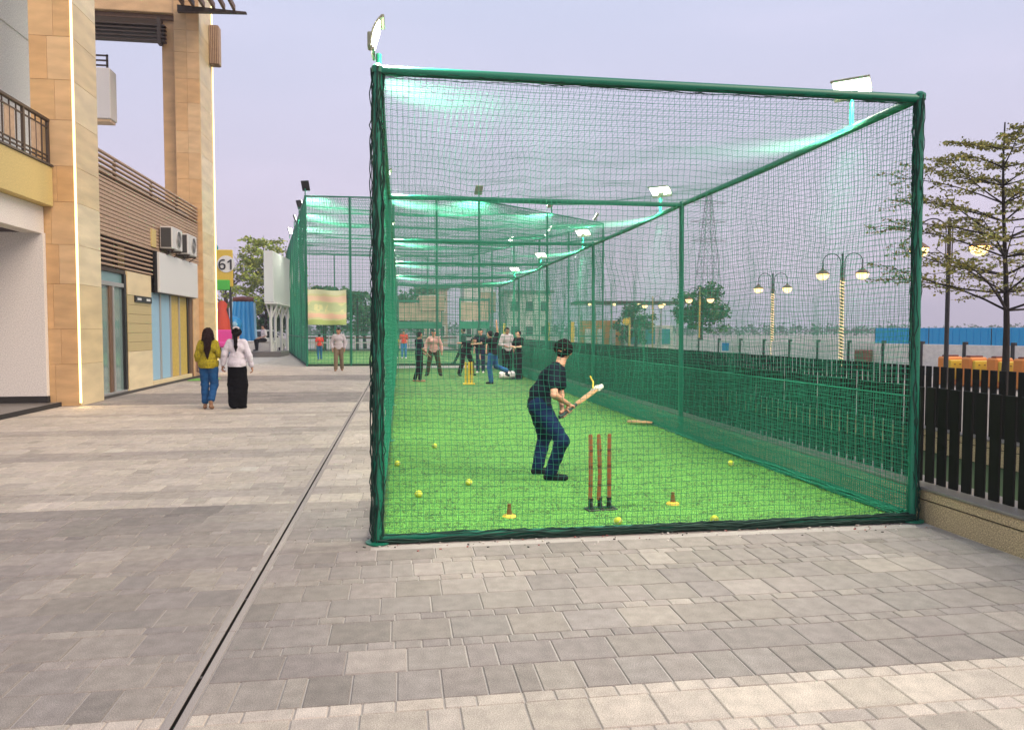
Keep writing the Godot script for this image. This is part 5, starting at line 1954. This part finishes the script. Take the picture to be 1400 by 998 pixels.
func backdrop_left() -> void:
	# banner on the tall cage's front
	var bn := cloth_mesh(14, 12, func(a, b): return v(-3.92 + 1.62 * a, 1.80 + 1.5 * b + 0.03 * sin(a * 7.0) * b, 33.42 - 0.05 * sin(a * 9.0 + b * 3.0) - 0.03 * sin(b * 8.0)))
	var bt := put("banner", bn, M.banner)
	tag(bt, "faded green and peach cloth banner hung on the tall enclosure", "banner")
	# billboard on white legs
	var bb := thing("billboard", "tall white box billboard on white steel legs", "billboard", v(-7.5, 0, 46.0))
	var s := Sh.new()
	s.box(Vector3(0.0, 4.72, -3.6), Vector3(0.55, 3.0, 7.4), 0.03, Basis(Vector3.UP, -0.03))
	part("panel", s, M.sign_white, bb)
	s = Sh.new()
	s.box(Vector3(0.0, 3.16, -3.6), Vector3(0.7, 0.1, 7.5), 0.02)
	part("ledge", s, M.white_wall, bb)
	for z in [-0.4, -2.0, -4.5, -7.0]:
		s = Sh.new()
		s.tube([Vector3(-0.1, 0.0, z), Vector3(-0.1, 2.2, z), Vector3(-0.02, 3.1, z)], 0.09, 8)
		s.tube([Vector3(-0.1, 2.2, z), Vector3(0.28, 3.1, z)], 0.05, 6)
		s.tube([Vector3(-0.1, 2.2, z), Vector3(-0.34, 3.1, z)], 0.05, 6)
		part("leg", s, M.white_wall, bb)
	# kerb wall the man sits on
	var kw := thing("kerb_wall", "low pale wall at the foot of the billboard", "wall", v(-8.6, 0, 46.7))
	s = Sh.new()
	s.box(Vector3(0.3, 0.14, -1.2), Vector3(2.6, 0.32, 3.4), 0.03)
	part("base", s, M.cap, kw)
	s = Sh.new()
	s.box(Vector3(0.35, 0.58, -0.2), Vector3(1.5, 0.56, 0.5), 0.03)
	s.box(Vector3(0.35, 0.90, -0.2), Vector3(1.6, 0.08, 0.6), 0.02)
	part("seat", s, M.white_wall, kw)
	# play zone: yellow number board, inflatables
	var pb := thing("number_board", "yellow play-zone board with a round white number disc", "sign", v(-10.55, 0, 47.0), 0.0)
	s = Sh.new()
	s.box(Vector3(0.0, 5.25, 0), Vector3(1.45, 2.2, 0.12), 0.04)
	part("board", s, M.inflate_yellow, pb)
	s = Sh.new()
	var front := Basis(Vector3(1, 0, 0), PI / 2)
	s.lathe(Vector3(0.35, 5.5, 0.06), [[0.5, 0.0], [0.5, 0.03], [0.0, 0.035]], 24, front)
	part("disc", s, M.sign_white, pb)
	var tm := TextMesh.new()
	tm.text = "61"
	tm.font_size = 72
	tm.pixel_size = 0.0115
	tm.depth = 0.02
	put("number", tm, M.black_metal, pb, Vector3(0.36, 5.48, 0.12))
	s = Sh.new()
	s.box(Vector3(0.05, 4.25, 0.1), Vector3(1.0, 0.62, 0.14), 0.05)
	part("green_patch", s, M.inflate_green, pb)
	s = Sh.new()
	s.ball(Vector3(-0.5, 6.45, 0.0), Vector3(0.42, 0.3, 0.3), 14, 8)
	part("teal_cap", s, M.teal_panel, pb)
	s = Sh.new()
	s.tube([Vector3(0.6, 0, -0.05), Vector3(0.55, 3.0, -0.05), Vector3(0.5, 6.2, -0.05)], 0.07, 8)
	part("pole", s, M.black_metal, pb)
	var sl := thing("inflatable_slide", "big blue inflatable slide with a maroon top edge", "slide", v(-9.85, 0, 50.0), 0.1)
	s = Sh.new()
	for k in 5:
		var x := -0.62 + 0.31 * k
		s.tube([Vector3(x * 1.15, 0.2, 1.0), Vector3(x, 1.5, 0.5), Vector3(x * 0.85, 2.9, 0.15), Vector3(x * 0.8, 3.35, 0.0)], [0.2, 0.2, 0.17, 0.15], 10)
	part("slide_body", s, M.inflate_blue, sl)
	s = Sh.new()
	s.tube([Vector3(-0.62, 3.5, 0), Vector3(0.0, 3.56, 0), Vector3(0.62, 3.5, 0)], 0.17, 10)
	part("top_edge", s, M.stump_band, sl)
	for e in [-1.0, 1.0]:
		s = Sh.new()
		s.tube([Vector3(0.86 * e, 0.2, 1.1), Vector3(0.74 * e, 1.6, 0.6), Vector3(0.66 * e, 3.3, 0.1)], 0.09, 8)
		part("side_tube", s, M.blue_film, sl)
	var rd := thing("inflatable_column", "red inflatable column with a rounded head left of the blue slide", "inflatable", v(-10.35, 0, 46.4))
	s = Sh.new()
	s.tube([Vector3(0, 0.9, 0), Vector3(0, 1.2, 0), Vector3(0.02, 2.2, 0), Vector3(0, 2.55, 0), Vector3(0, 2.75, 0), Vector3(0, 3.1, 0), Vector3(0, 3.3, 0)], [0.42, 0.5, 0.4, 0.3, 0.24, 0.32, 0.12], 14)
	part("body", s, M.inflate_red, rd)
	s = Sh.new()
	for e in [-0.2, 0.2]:
		s.tube([Vector3(e, 0, 0), Vector3(e, 1.0, 0)], 0.12, 8)
	part("leg", s, M.grille, rd)
	var bl := thing("inflatable_ball", "blue ball with a pale spot between the red column and slide", "inflatable", v(-10.0, 1.35, 47.8))
	s = Sh.new()
	s.ball(Vector3(0, 0.55, 0), Vector3(0.5, 0.55, 0.45), 18, 10)
	part("ball", s, M.inflate_blue, bl)
	s = Sh.new()
	s.ball(Vector3(0.1, 0.55, 0.4), Vector3(0.2, 0.2, 0.08), 12, 6)
	part("spot", s, M.blue_film, bl)
	s = Sh.new()
	s.tube([Vector3(0, -1.35, 0), Vector3(0, 0.1, 0)], 0.07, 8)
	part("stand", s, M.grille, bl)
	var pk := thing("play_seat", "magenta play seat in front of the inflatables", "seat", v(-10.0, 0, 45.4), 0.4)
	s = Sh.new()
	s.box(Vector3(0, 0.75, 0), Vector3(0.9, 0.35, 0.7), 0.1)
	s.box(Vector3(0, 1.2, -0.3), Vector3(0.9, 0.8, 0.16), 0.07)
	part("shell", s, M.inflate_pink, pk)
	s = Sh.new()
	for e in [-0.35, 0.35]:
		s.tube([Vector3(e, 0, 0.2), Vector3(e, 0.6, 0.2)], 0.04, 6)
		s.tube([Vector3(e, 0, -0.2), Vector3(e, 0.6, -0.2)], 0.04, 6)
	part("leg", s, M.grille, pk)
	car("white SUV parked behind the seated man", v(-9.6, 0, 55.5), 1.35)
	car("white car parked behind the tall enclosure", v(-1.0, 0, 64.0), 1.6)
	# trees
	tiered_tree("olive-green tiered tree left of the billboard", v(-9.9, 0, 58.0), 8.6, 3.4, 0.30, 10, 12, 0.24, Color(0.30, 0.37, 0.06), "leaf_olive", 0.16)
	bare_tree("leafless pale tree rising behind the number board", v(-13.2, 0, 60.0), 9.6)
	var spec := [[-8.6, 62.5, 4.6, 2.2], [-5.4, 64.5, 5.2, 2.3], [-3.0, 66, 5.0, 2.2], [-0.4, 66.5, 4.2, 2.0], [1.6, 64, 5.2, 1.9], [-10.9, 66, 4.4, 2.4]]
	var side := ["leftmost", "second", "third", "fourth", "fifth", "farthest left"]
	for k in spec.size():
		var e: Array = spec[k]
		round_tree("leafy_tree", "dense green tree behind the tall enclosure, %s in its row" % side[k], v(e[0], 0, e[1]), e[2], Vector3(e[3], e[2] * 0.36, 1.6), 42, 34, 0.36, Color(0.045, 0.15, 0.035), "leaf_green", "trees behind the tall enclosure")
	palm("palm with drooping fronds behind the banner", v(-6.0, 0, 61.8), 4.6)
	palm("palm right of the banner behind the enclosure", v(-3.4, 0, 61.0), 4.2)
	# barrier rail beyond the enclosure
	var br := thing("barrier_rail", "red and white barrier rail behind the tall enclosure", "barrier", v(-1.5, 0, 60.2))
	s = Sh.new()
	s.tube([Vector3(-6, 1.0, 0), Vector3(6, 1.0, 0)], 0.06, 8)
	part("rail", s, M.stump_band, br)
	s = Sh.new()
	s.tube([Vector3(-6, 0.6, 0), Vector3(6, 0.6, 0)], 0.05, 8)
	part("rail", s, M.white_wall, br)
	for k in 7:
		s = Sh.new()
		s.tube([Vector3(-6 + 2.0 * k, 0, 0.1), Vector3(-6 + 2.0 * k, 1.1, 0.1)], 0.05, 6)
		part("post", s, M.white_wall, br)
	# low buildings and sight screens beyond
	var specs := [[1.6, 4.6, 74.0, 5.6, "beige"], [6.4, 9.4, 76.0, 6.2, "grey_wall"], [10.2, 14.6, 72.0, 5.2, "white_wall"]]
	var labs := ["beige two-storey house straight beyond the far net", "pale house with dark windows right of the beige house", "white low house at the right end of the row"]
	for k in 3:
		var e: Array = specs[k]
		var h := thing("house", labs[k], "building", v(e[0], 0, e[2]))
		var wd: float = e[1] - e[0]
		s = Sh.new()
		s.box(Vector3(wd / 2, e[3] / 2, -2.5), Vector3(wd, e[3], 5.0), 0.03)
		part("wall", s, M[e[4]], h)
		s = Sh.new()
		s.box(Vector3(wd / 2, e[3] + 0.12, -2.5), Vector3(wd + 0.5, 0.24, 5.4), 0.03)
		part("roof", s, M.cap, h)
		for r in 2:
			for q in 3:
				s = Sh.new()
				s.box(Vector3(wd * (q + 0.5) / 3.0, 1.5 + 2.4 * r, 0.02), Vector3(wd * 0.19, 1.1, 0.06), 0.01)
				var wn := part("window", s, M.white_wall, h)
				s = Sh.new()
				s.box(Vector3(wd * (q + 0.5) / 3.0, 1.5 + 2.4 * r, 0.055), Vector3(wd * 0.19 - 0.16, 0.94, 0.02))
				part("pane", s, M.car_glass, wn)
	for e in [[1.5, 57.0, 3.4, 1.9, 1.6, "teal screen board on the left of the far enclosure wall"], [5.3, 54.0, 2.2, 1.9, 1.4, "teal screen board on the right of the far enclosure wall"]]:
		var t := thing("sight_screen", e[5], "screen", v(e[0], 0, e[1]))
		s = Sh.new()
		s.box(Vector3(0, 2.95, 0), Vector3(e[2] * 0.94, 1.3, 0.06), 0.01)
		part("board", s, M.beige, t)
		s = Sh.new()
		s.box(Vector3(0, 1.95, 0.02), Vector3(e[2] * 0.97, 0.5, 0.06), 0.01)
		part("lower_board", s, M.net, t)
		for x in [-0.5, 0.5]:
			s = Sh.new()
			s.tube([Vector3(e[2] * x * 0.95, 0, 0), Vector3(e[2] * x * 0.95, 3.9, 0)], 0.06, 8)
			part("post", s, M.frame, t)
		s = Sh.new()
		s.box(Vector3(0, 3.75, 0), Vector3(e[2], 0.14, 0.08), 0.01)
		part("rail", s, M.frame, t)
	for e in [[2.4, 57.6, 1.9, 1.1, "faded peach poster on the far enclosure wall"], [6.3, 55.5, 1.3, 1.5, "pale poster right of the peach poster"]]:
		var t := thing("poster", e[4], "poster", v(e[0], 2.3, e[1] - 0.7))
		s = Sh.new()
		s.box(Vector3(0, 1.3, 0), Vector3(e[2], e[3], 0.04), 0.01)
		part("sheet", s, M.beige, t)
		s = Sh.new()
		s.box(Vector3(0, 1.3 + e[3] / 2 + 0.03, 0), Vector3(e[2] + 0.1, 0.06, 0.06), 0.01)
		part("batten", s, M.white_wall, t)


func car(label: String, at: Vector3, turn: float) -> void:
	var t := thing("parked_car", label, "car", at, turn)
	# side profile along local x, extruded across z with a tucked-in cabin
	var low := [[-2.1, 0.35], [2.1, 0.35], [2.15, 0.6], [2.05, 0.92], [1.0, 1.02], [-1.95, 1.05], [-2.12, 0.85], [-2.15, 0.5]]
	var s := Sh.new()
	extrude(s, low, 0.86, 0.82)
	part("body", s, M.car_paint, t)
	s = Sh.new()
	extrude(s, [[1.0, 1.0], [0.35, 1.55], [0.1, 1.62], [-1.65, 1.60], [-1.95, 1.03]], 0.78, 0.66)
	part("cabin", s, M.car_paint, t)
	s = Sh.new()
	extrude(s, [[0.78, 1.06], [0.3, 1.48], [-0.55, 1.5], [-0.55, 1.06]], 0.795, 0.70)
	extrude(s, [[-0.65, 1.06], [-0.65, 1.5], [-1.55, 1.5], [-1.75, 1.06]], 0.795, 0.70)
	part("side_window", s, M.car_glass, t)
	s = Sh.new()
	s.box(Vector3(-1.835, 1.31, 0), Vector3(0.04, 0.42, 1.2), 0.01, Basis(Vector3(0, 0, 1), -0.48))
	part("rear_window", s, M.car_glass, t)
	for x in [-1.3, 1.32]:
		for z in [-0.8, 0.8]:
			var b := Basis(Vector3(1, 0, 0), PI / 2 * signf(z))
			s = Sh.new()
			s.lathe(Vector3(x, 0.33, z), [[0.0, -0.12], [0.31, -0.12], [0.33, -0.09], [0.33, 0.05], [0.31, 0.08], [0.2, 0.085]], 20, b)
			var w := part("wheel", s, M.rubber, t)
			s = Sh.new()
			s.lathe(Vector3(x, 0.33, z), [[0.2, 0.08], [0.17, 0.09], [0.05, 0.075], [0.0, 0.08]], 16, b)
			part("rim", s, M.aluminium, w)
	for z in [-0.65, 0.65]:
		s = Sh.new()
		s.box(Vector3(-2.1, 0.85, z), Vector3(0.08, 0.2, 0.25), 0.02)
		part("tail_light", s, M.red_box, t)
		s = Sh.new()
		s.box(Vector3(2.06, 0.78, z), Vector3(0.1, 0.16, 0.3), 0.02)
		part("headlight", s, M.aluminium, t)


func extrude(s: Sh, prof: Array, w: float, top_w: float) -> void:
	var y0 := 99.0
	var y1 := -99.0
	for q in prof:
		y0 = minf(y0, q[1])
		y1 = maxf(y1, q[1])
	var a := []
	var b := []
	var area := 0.0
	for i in prof.size():
		var q: Array = prof[i]
		var q2: Array = prof[(i + 1) % prof.size()]
		area += q[0] * q2[1] - q2[0] * q[1]
		var hw := lerpf(w, top_w, (q[1] - y0) / (y1 - y0))
		a.append(Vector3(q[0], q[1], hw))
		b.append(Vector3(q[0], q[1], -hw))
	if area < 0:
		a.reverse()
		b.reverse()
	for i in a.size():
		var k := (i + 1) % a.size()
		s.quad(b[i], b[k], a[k], a[i])
		if i > 0 and i < a.size() - 1:
			var na: Vector3 = (a[i] - a[0]).cross(a[i + 1] - a[0]).normalized()
			s.tri(a[0], a[i], a[i + 1], na, na, na)
			var nb: Vector3 = (b[i + 1] - b[0]).cross(b[i] - b[0]).normalized()
			s.tri(b[0], b[i + 1], b[i], nb, nb, nb)


# ---------------------------------------------------------------- right background

func lamp_post(label: String, x: float, d: float, style: int, tall := 1.0) -> void:
	var t := thing("street_lamp", label, "street lamp", v(x, -0.05, d), 0.0, "twin-globe lamps along the promenade")
	t.rotation.y = -0.5
	var H := 4.32 * tall
	var s := Sh.new()
	s.lathe(Vector3.ZERO, [[0.0, 0.0], [0.14, 0.0], [0.14, 0.12], [0.08, 0.2], [0.055, 0.3], [0.05, H * 0.78], [0.035, H - 0.06], [0.05, H - 0.03], [0.0, H + 0.06]], 14)
	part("pole", s, M.lamp_pole if style < 2 else M.pole_yellow, t)
	if style == 1:
		s = Sh.new()
		var pts := []
		var turns := 26
		for i in turns * 10 + 1:
			var f := float(i) / (turns * 10)
			var a := TAU * turns * f
			pts.append(Vector3(cos(a) * 0.062, 0.35 + f * H * 0.46, sin(a) * 0.062))
			if style == 1:
				pts[-1].y = 0.35 + f * (H - 1.25)
		s.tube(pts, 0.030 if style == 1 else 0.012, 5, false)
		part("rope_light", s, M.rope_light, t)
	for sd in [-1.0, 1.0]:
		s = Sh.new()
		var arc := []
		for i in 15:
			var a := lerpf(0.0, PI * 1.08, i / 14.0)
			arc.append(Vector3(sd * (0.36 - 0.29 * cos(a)), H - 0.28 + 0.30 * sin(a), 0))
		arc.append(Vector3(sd * 0.65, H - 0.52, 0))
		s.tube(arc, 0.016, 6)
		s.tube([Vector3(sd * 0.07, H - 0.28, 0), Vector3(sd * 0.07, H - 0.95, 0), Vector3(sd * 0.05, H - 1.0, 0)], 0.013, 6)
		part("arm", s, M.lamp_pole, t)
		s = Sh.new()
		s.lathe(Vector3(sd * 0.65, H - 0.70, 0), [[0.235, 0.0], [0.24, 0.02], [0.12, 0.12], [0.05, 0.17], [0.04, 0.22], [0.0, 0.23]], 16)
		part("lamp_hood", s, M.wood_brown, t)
		s = Sh.new()
		s.lathe(Vector3(sd * 0.65, H - 0.92, 0), [[0.0, 0.0], [0.10, 0.02], [0.17, 0.07], [0.205, 0.15], [0.215, 0.215]], 16)
		part("lamp_globe", s, M.globe, t)
		var at := Vector3(sd * 0.65, H - 0.84, 0)
		omni(t, at, 1.2, Color(1.0, 0.82, 0.5), 0.12)


func backdrop_right() -> void:
	# tree behind the second fence
	tiered_tree("sparse tiered tree with olive leaves behind the slat fence", v(11.3, -0.05, 12.7), 5.5, 2.9, 0.36, 10, 30, 0.062, Color(0.26, 0.255, 0.055), "leaf_olive", 0.085)
	lamp_post("dark twin-globe street lamp beside the tiered tree", 13.26, 16.7, 0)
	lamp_post("twin-globe street lamp with wide light spirals, nearer of the two", 15.6, 24.9, 1)
	lamp_post("twin-globe street lamp with light spirals, farther and smaller", 17.65, 33.9, 1)
	lamp_post("yellow-poled twin-globe street lamp in front of the round tree", 18.4, 44.6, 2, 0.98)
	lamp_post("farthest twin-globe street lamp near the kiosks", 20.0, 58.0, 2)
	# white boundary wall with dark posts
	var w := thing("boundary_wall", "long white boundary wall with dark posts", "wall", Vector3.ZERO)
	var a := Vector2(15.9, 41.2)
	var b := Vector2(22.4, 14.0)
	var n := 16
	for k in n:
		var p := a.lerp(b, float(k) / n)
		var q := a.lerp(b, float(k + 1) / n)
		var mid := (p + q) / 2
		var turn := atan2(q.y - p.y, q.x - p.x)
		var bs := Basis(Vector3.UP, turn)
		var s := Sh.new()
		s.box(v(mid.x, 0.48, mid.y), Vector3((q - p).length() - 0.01, 1.12, 0.1), 0.01, bs)
		part("panel", s, M.boundary, w)
		s = Sh.new()
		s.box(v(p.x, 0.53, p.y), Vector3(0.13, 1.24, 0.15), 0.01, bs)
		part("post", s, M.lamp_pole, w)
	# blue sheet hoarding behind it
	var h := thing("hoarding", "bright blue sheet-metal hoarding above the white wall", "hoarding", Vector3.ZERO)
	a = Vector2(22.5, 33.1)
	b = Vector2(27.2, 17.0)
	n = 6
	for k in n:
		var p := a.lerp(b, float(k) / n)
		var q := a.lerp(b, float(k + 1) / n)
		var mid := (p + q) / 2
		var bs := Basis(Vector3.UP, atan2(q.y - p.y, q.x - p.x))
		var s := Sh.new()
		var L := (q - p).length()
		s.box(v(mid.x, 0.86, mid.y), Vector3(L - 0.012, 1.62, 0.04), 0.008, bs)
		for r in 9:
			s.box(v(mid.x, 0.86, mid.y) + bs * Vector3(L * ((r + 0.5) / 9.0 - 0.5), 0, 0.03), Vector3(0.06, 1.6, 0.03), 0.01, bs)
		part("sheet", s, M.blue_sheet, h)
		s = Sh.new()
		s.tube([v(p.x, -0.06, p.y), v(p.x, 1.64, p.y)], 0.03, 6)
		part("post", s, M.lamp_pole, h)
	# orange and yellow plastic barriers
	for k in 5:
		var t := thing("plastic_barrier", "orange plastic barrier with a yellow front box, %s from the left" % ["first", "second", "third", "fourth", "fifth"][k], "barrier", v(16.1 + 0.24 * k, -0.05, 20.1 - 0.66 * k), -1.22 + PI / 2 - 0.2, "barriers before the white wall")
		var s := Sh.new()
		s.box(Vector3(0, 0.42, 0), Vector3(0.66, 0.84, 0.34), 0.05)
		part("body", s, M.orange, t)
		s = Sh.new()
		s.box(Vector3(0, 0.46, 0.20), Vector3(0.54, 0.58, 0.10), 0.03)
		part("front_box", s, M.yellow, t)
		s = Sh.new()
		for e in [-0.1, 0.1]:
			s.box(Vector3(e, 0.62, 0.252), Vector3(0.06, 0.03, 0.01))
		part("slot", s, M.peg, t)
		s = Sh.new()
		s.box(Vector3(0, 0.86, 0), Vector3(0.5, 0.06, 0.16), 0.02)
		part("top_rib", s, M.stump_band, t)
	var rb := thing("red_cabinet", "small dark red cabinet against the white wall", "cabinet", v(18.75, -0.06, 28.3), -1.1)
	var s2 := Sh.new()
	s2.box(Vector3(0, 0.45, 0), Vector3(0.6, 0.75, 0.4), 0.02)
	part("case", s2, M.red_box, rb)
	s2 = Sh.new()
	s2.box(Vector3(-0.1, 0.52, 0.202), Vector3(0.3, 0.4, 0.02), 0.005)
	part("panel", s2, M.wood_brown, rb)
	s2 = Sh.new()
	for e in [-0.25, 0.25]:
		s2.box(Vector3(e, 0.05, 0), Vector3(0.05, 0.12, 0.3))
	part("foot", s2, M.lamp_pole, rb)
	var bs2 := thing("blue_sign", "small blue and white notice on the boundary wall", "sign", v(16.62, 0.42, 36.6), -1.3)
	s2 = Sh.new()
	s2.box(Vector3(0, 0.3, 0.1), Vector3(0.9, 0.6, 0.03), 0.005)
	part("board", s2, M.sign_white, bs2)
	s2 = Sh.new()
	s2.box(Vector3(0, 0.3, 0.12), Vector3(0.5, 0.4, 0.02), 0.005)
	part("blue_field", s2, M.inflate_blue, bs2)
	round_tree("round_tree", "rounded green tree behind the yellow lamp post", v(23.4, -0.05, 56.0), 5.2, Vector3(2.1, 2.0, 2.0), 60, 50, 0.28, Color(0.05, 0.15, 0.03), "leaf_green")
	round_tree("round_tree", "lower grey-green bushy tree left of the rounded tree", v(19.2, -0.05, 60.0), 3.6, Vector3(1.7, 1.5, 1.6), 40, 40, 0.28, Color(0.06, 0.13, 0.05), "leaf_green")
	# kiosk row under a flat canopy
	var k := thing("kiosk", "row of kiosks with flat dark canopy, orange front and teal windows", "building", v(15.6, 0, 62.5), -0.12)
	s2 = Sh.new()
	s2.box(Vector3(3.6, 3.95, -1.6), Vector3(9.0, 0.22, 4.2), 0.02)
	part("canopy", s2, M.dark_wood, k)
	for q in 7:
		s2 = Sh.new()
		s2.box(Vector3(-0.6 + 1.4 * q, 1.92, 0.3), Vector3(0.12, 3.85, 0.12), 0.01)
		part("canopy_post", s2, M.aluminium, k)
	s2 = Sh.new()
	s2.box(Vector3(1.3, 1.2, -1.0), Vector3(3.4, 2.4, 2.2), 0.03)
	part("orange_stall", s2, M.orange, k)
	s2 = Sh.new()
	s2.box(Vector3(5.4, 1.0, -1.0), Vector3(4.2, 2.0, 2.2), 0.03)
	part("white_stall", s2, M.white_wall, k)
	for q in 3:
		s2 = Sh.new()
		s2.box(Vector3(4.2 + 1.3 * q, 1.05, 0.12), Vector3(0.9, 1.3, 0.06), 0.01)
		part("teal_window", s2, M.teal_panel, k)
	for q in 3:
		s2 = Sh.new()
		s2.box(Vector3(0.2 + 1.05 * q, 0.95, 0.12), Vector3(0.5, 1.5, 0.06), 0.01)
		part("counter_opening", s2, M.white_wall, k)
	for q in 4:
		s2 = Sh.new()
		s2.ball(Vector3(0.3 + 2.1 * q, 3.75, 0.4), Vector3(0.14, 0.10, 0.14), 12, 6)
		part("canopy_lamp", s2, M.globe, k)
	var yp := thing("yellow_post", "yellow post with a round board beside the kiosks", "post", v(17.6, 0, 56.5))
	s2 = Sh.new()
	s2.tube([Vector3(0, 0, 0), Vector3(0, 2.6, 0)], 0.09, 8)
	part("pole", s2, M.pole_yellow, yp)
	s2 = Sh.new()
	s2.lathe(Vector3(-0.3, 2.25, 0.06), [[0.28, 0.0], [0.28, 0.05], [0.0, 0.06]], 18, Basis(Vector3(1, 0, 0), PI / 2))
	part("disc", s2, M.yellow, yp)
	for e in [[8.6, 37.6, "yellow-green upright pennant post nearest the cage corner"], [8.0, 41.0, "second yellow pennant post left of the cage corner"], [6.4, 47.0, "yellow pennant post farther inside the enclosure"]]:
		var t := thing("pennant_post", e[2], "post", v(e[0], 0, e[1]), 0.0, "yellow pennant posts")
		s2 = Sh.new()
		s2.tube([Vector3.ZERO, Vector3(0, 2.1, 0)], 0.03, 6)
		part("pole", s2, M.frame, t)
		s2 = Sh.new()
		s2.box(Vector3(0.1, 1.35, 0), Vector3(0.22, 1.3, 0.03), 0.01)
		part("flag", s2, M.inflate_yellow, t)
	# lattice pylon far off
	var py := thing("pylon", "tall faint lattice pylon on the skyline", "pylon", v(81.0, 0, 191.0))
	s2 = Sh.new()
	var lv := 9
	for q in lv:
		var y0 := 38.0 * q / lv
		var y1 := 38.0 * (q + 1) / lv
		var w0 := lerpf(3.6, 0.5, float(q) / lv)
		var w1 := lerpf(3.6, 0.5, float(q + 1) / lv)
		var c := [[-1, -1], [1, -1], [1, 1], [-1, 1]]
		for i in 4:
			var e: Array = c[i]
			var f: Array = c[(i + 1) % 4]
			s2.tube([Vector3(e[0] * w0, y0, e[1] * w0), Vector3(e[0] * w1, y1, e[1] * w1)], 0.11, 4, false)
			s2.tube([Vector3(e[0] * w0, y0, e[1] * w0), Vector3(f[0] * w1, y1, f[1] * w1)], 0.06, 4, false)
			s2.tube([Vector3(f[0] * w0, y0, f[1] * w0), Vector3(e[0] * w1, y1, e[1] * w1)], 0.06, 4, false)
			s2.tube([Vector3(e[0] * w0, y0, e[1] * w0), Vector3(f[0] * w0, y0, f[1] * w0)], 0.06, 4, false)
	part("tower", s2, M.steel_far, py)
	for y in [25.0, 30.0, 35.0]:
		s2 = Sh.new()
		s2.tube([Vector3(-5.0, y + 0.3, 0), Vector3(0, y + 0.9, 0), Vector3(5.0, y + 0.3, 0)], 0.09, 4)
		s2.tube([Vector3(-5.0, y + 0.3, 0), Vector3(0, y, 0), Vector3(5.0, y + 0.3, 0)], 0.09, 4)
		part("cross_arm", s2, M.steel_far, py)
	# far wood along the horizon
	var far := Sh.new()
	far.tinted = true
	for q in 260:
		var x := lerpf(-60.0, 260.0, q / 260.0)
		var hh := 2.2 + 2.6 * absf(wob.get_noise_2d(x * 0.06, 3.0)) + rng.randf() * 0.8
		leaf_cloud(far, v(x, hh * 0.5, 235.0 + rng.randfn() * 3.0), Vector3(1.6, hh * 0.5, 1.5), 26, 1.1, Color(0.06, 0.13, 0.055))
	var fw := part("distant_trees", far, M.leaf_green)
	stuff(fw)
	tag(fw, "low line of hazy trees along the horizon", "trees")
	# people beyond the fence
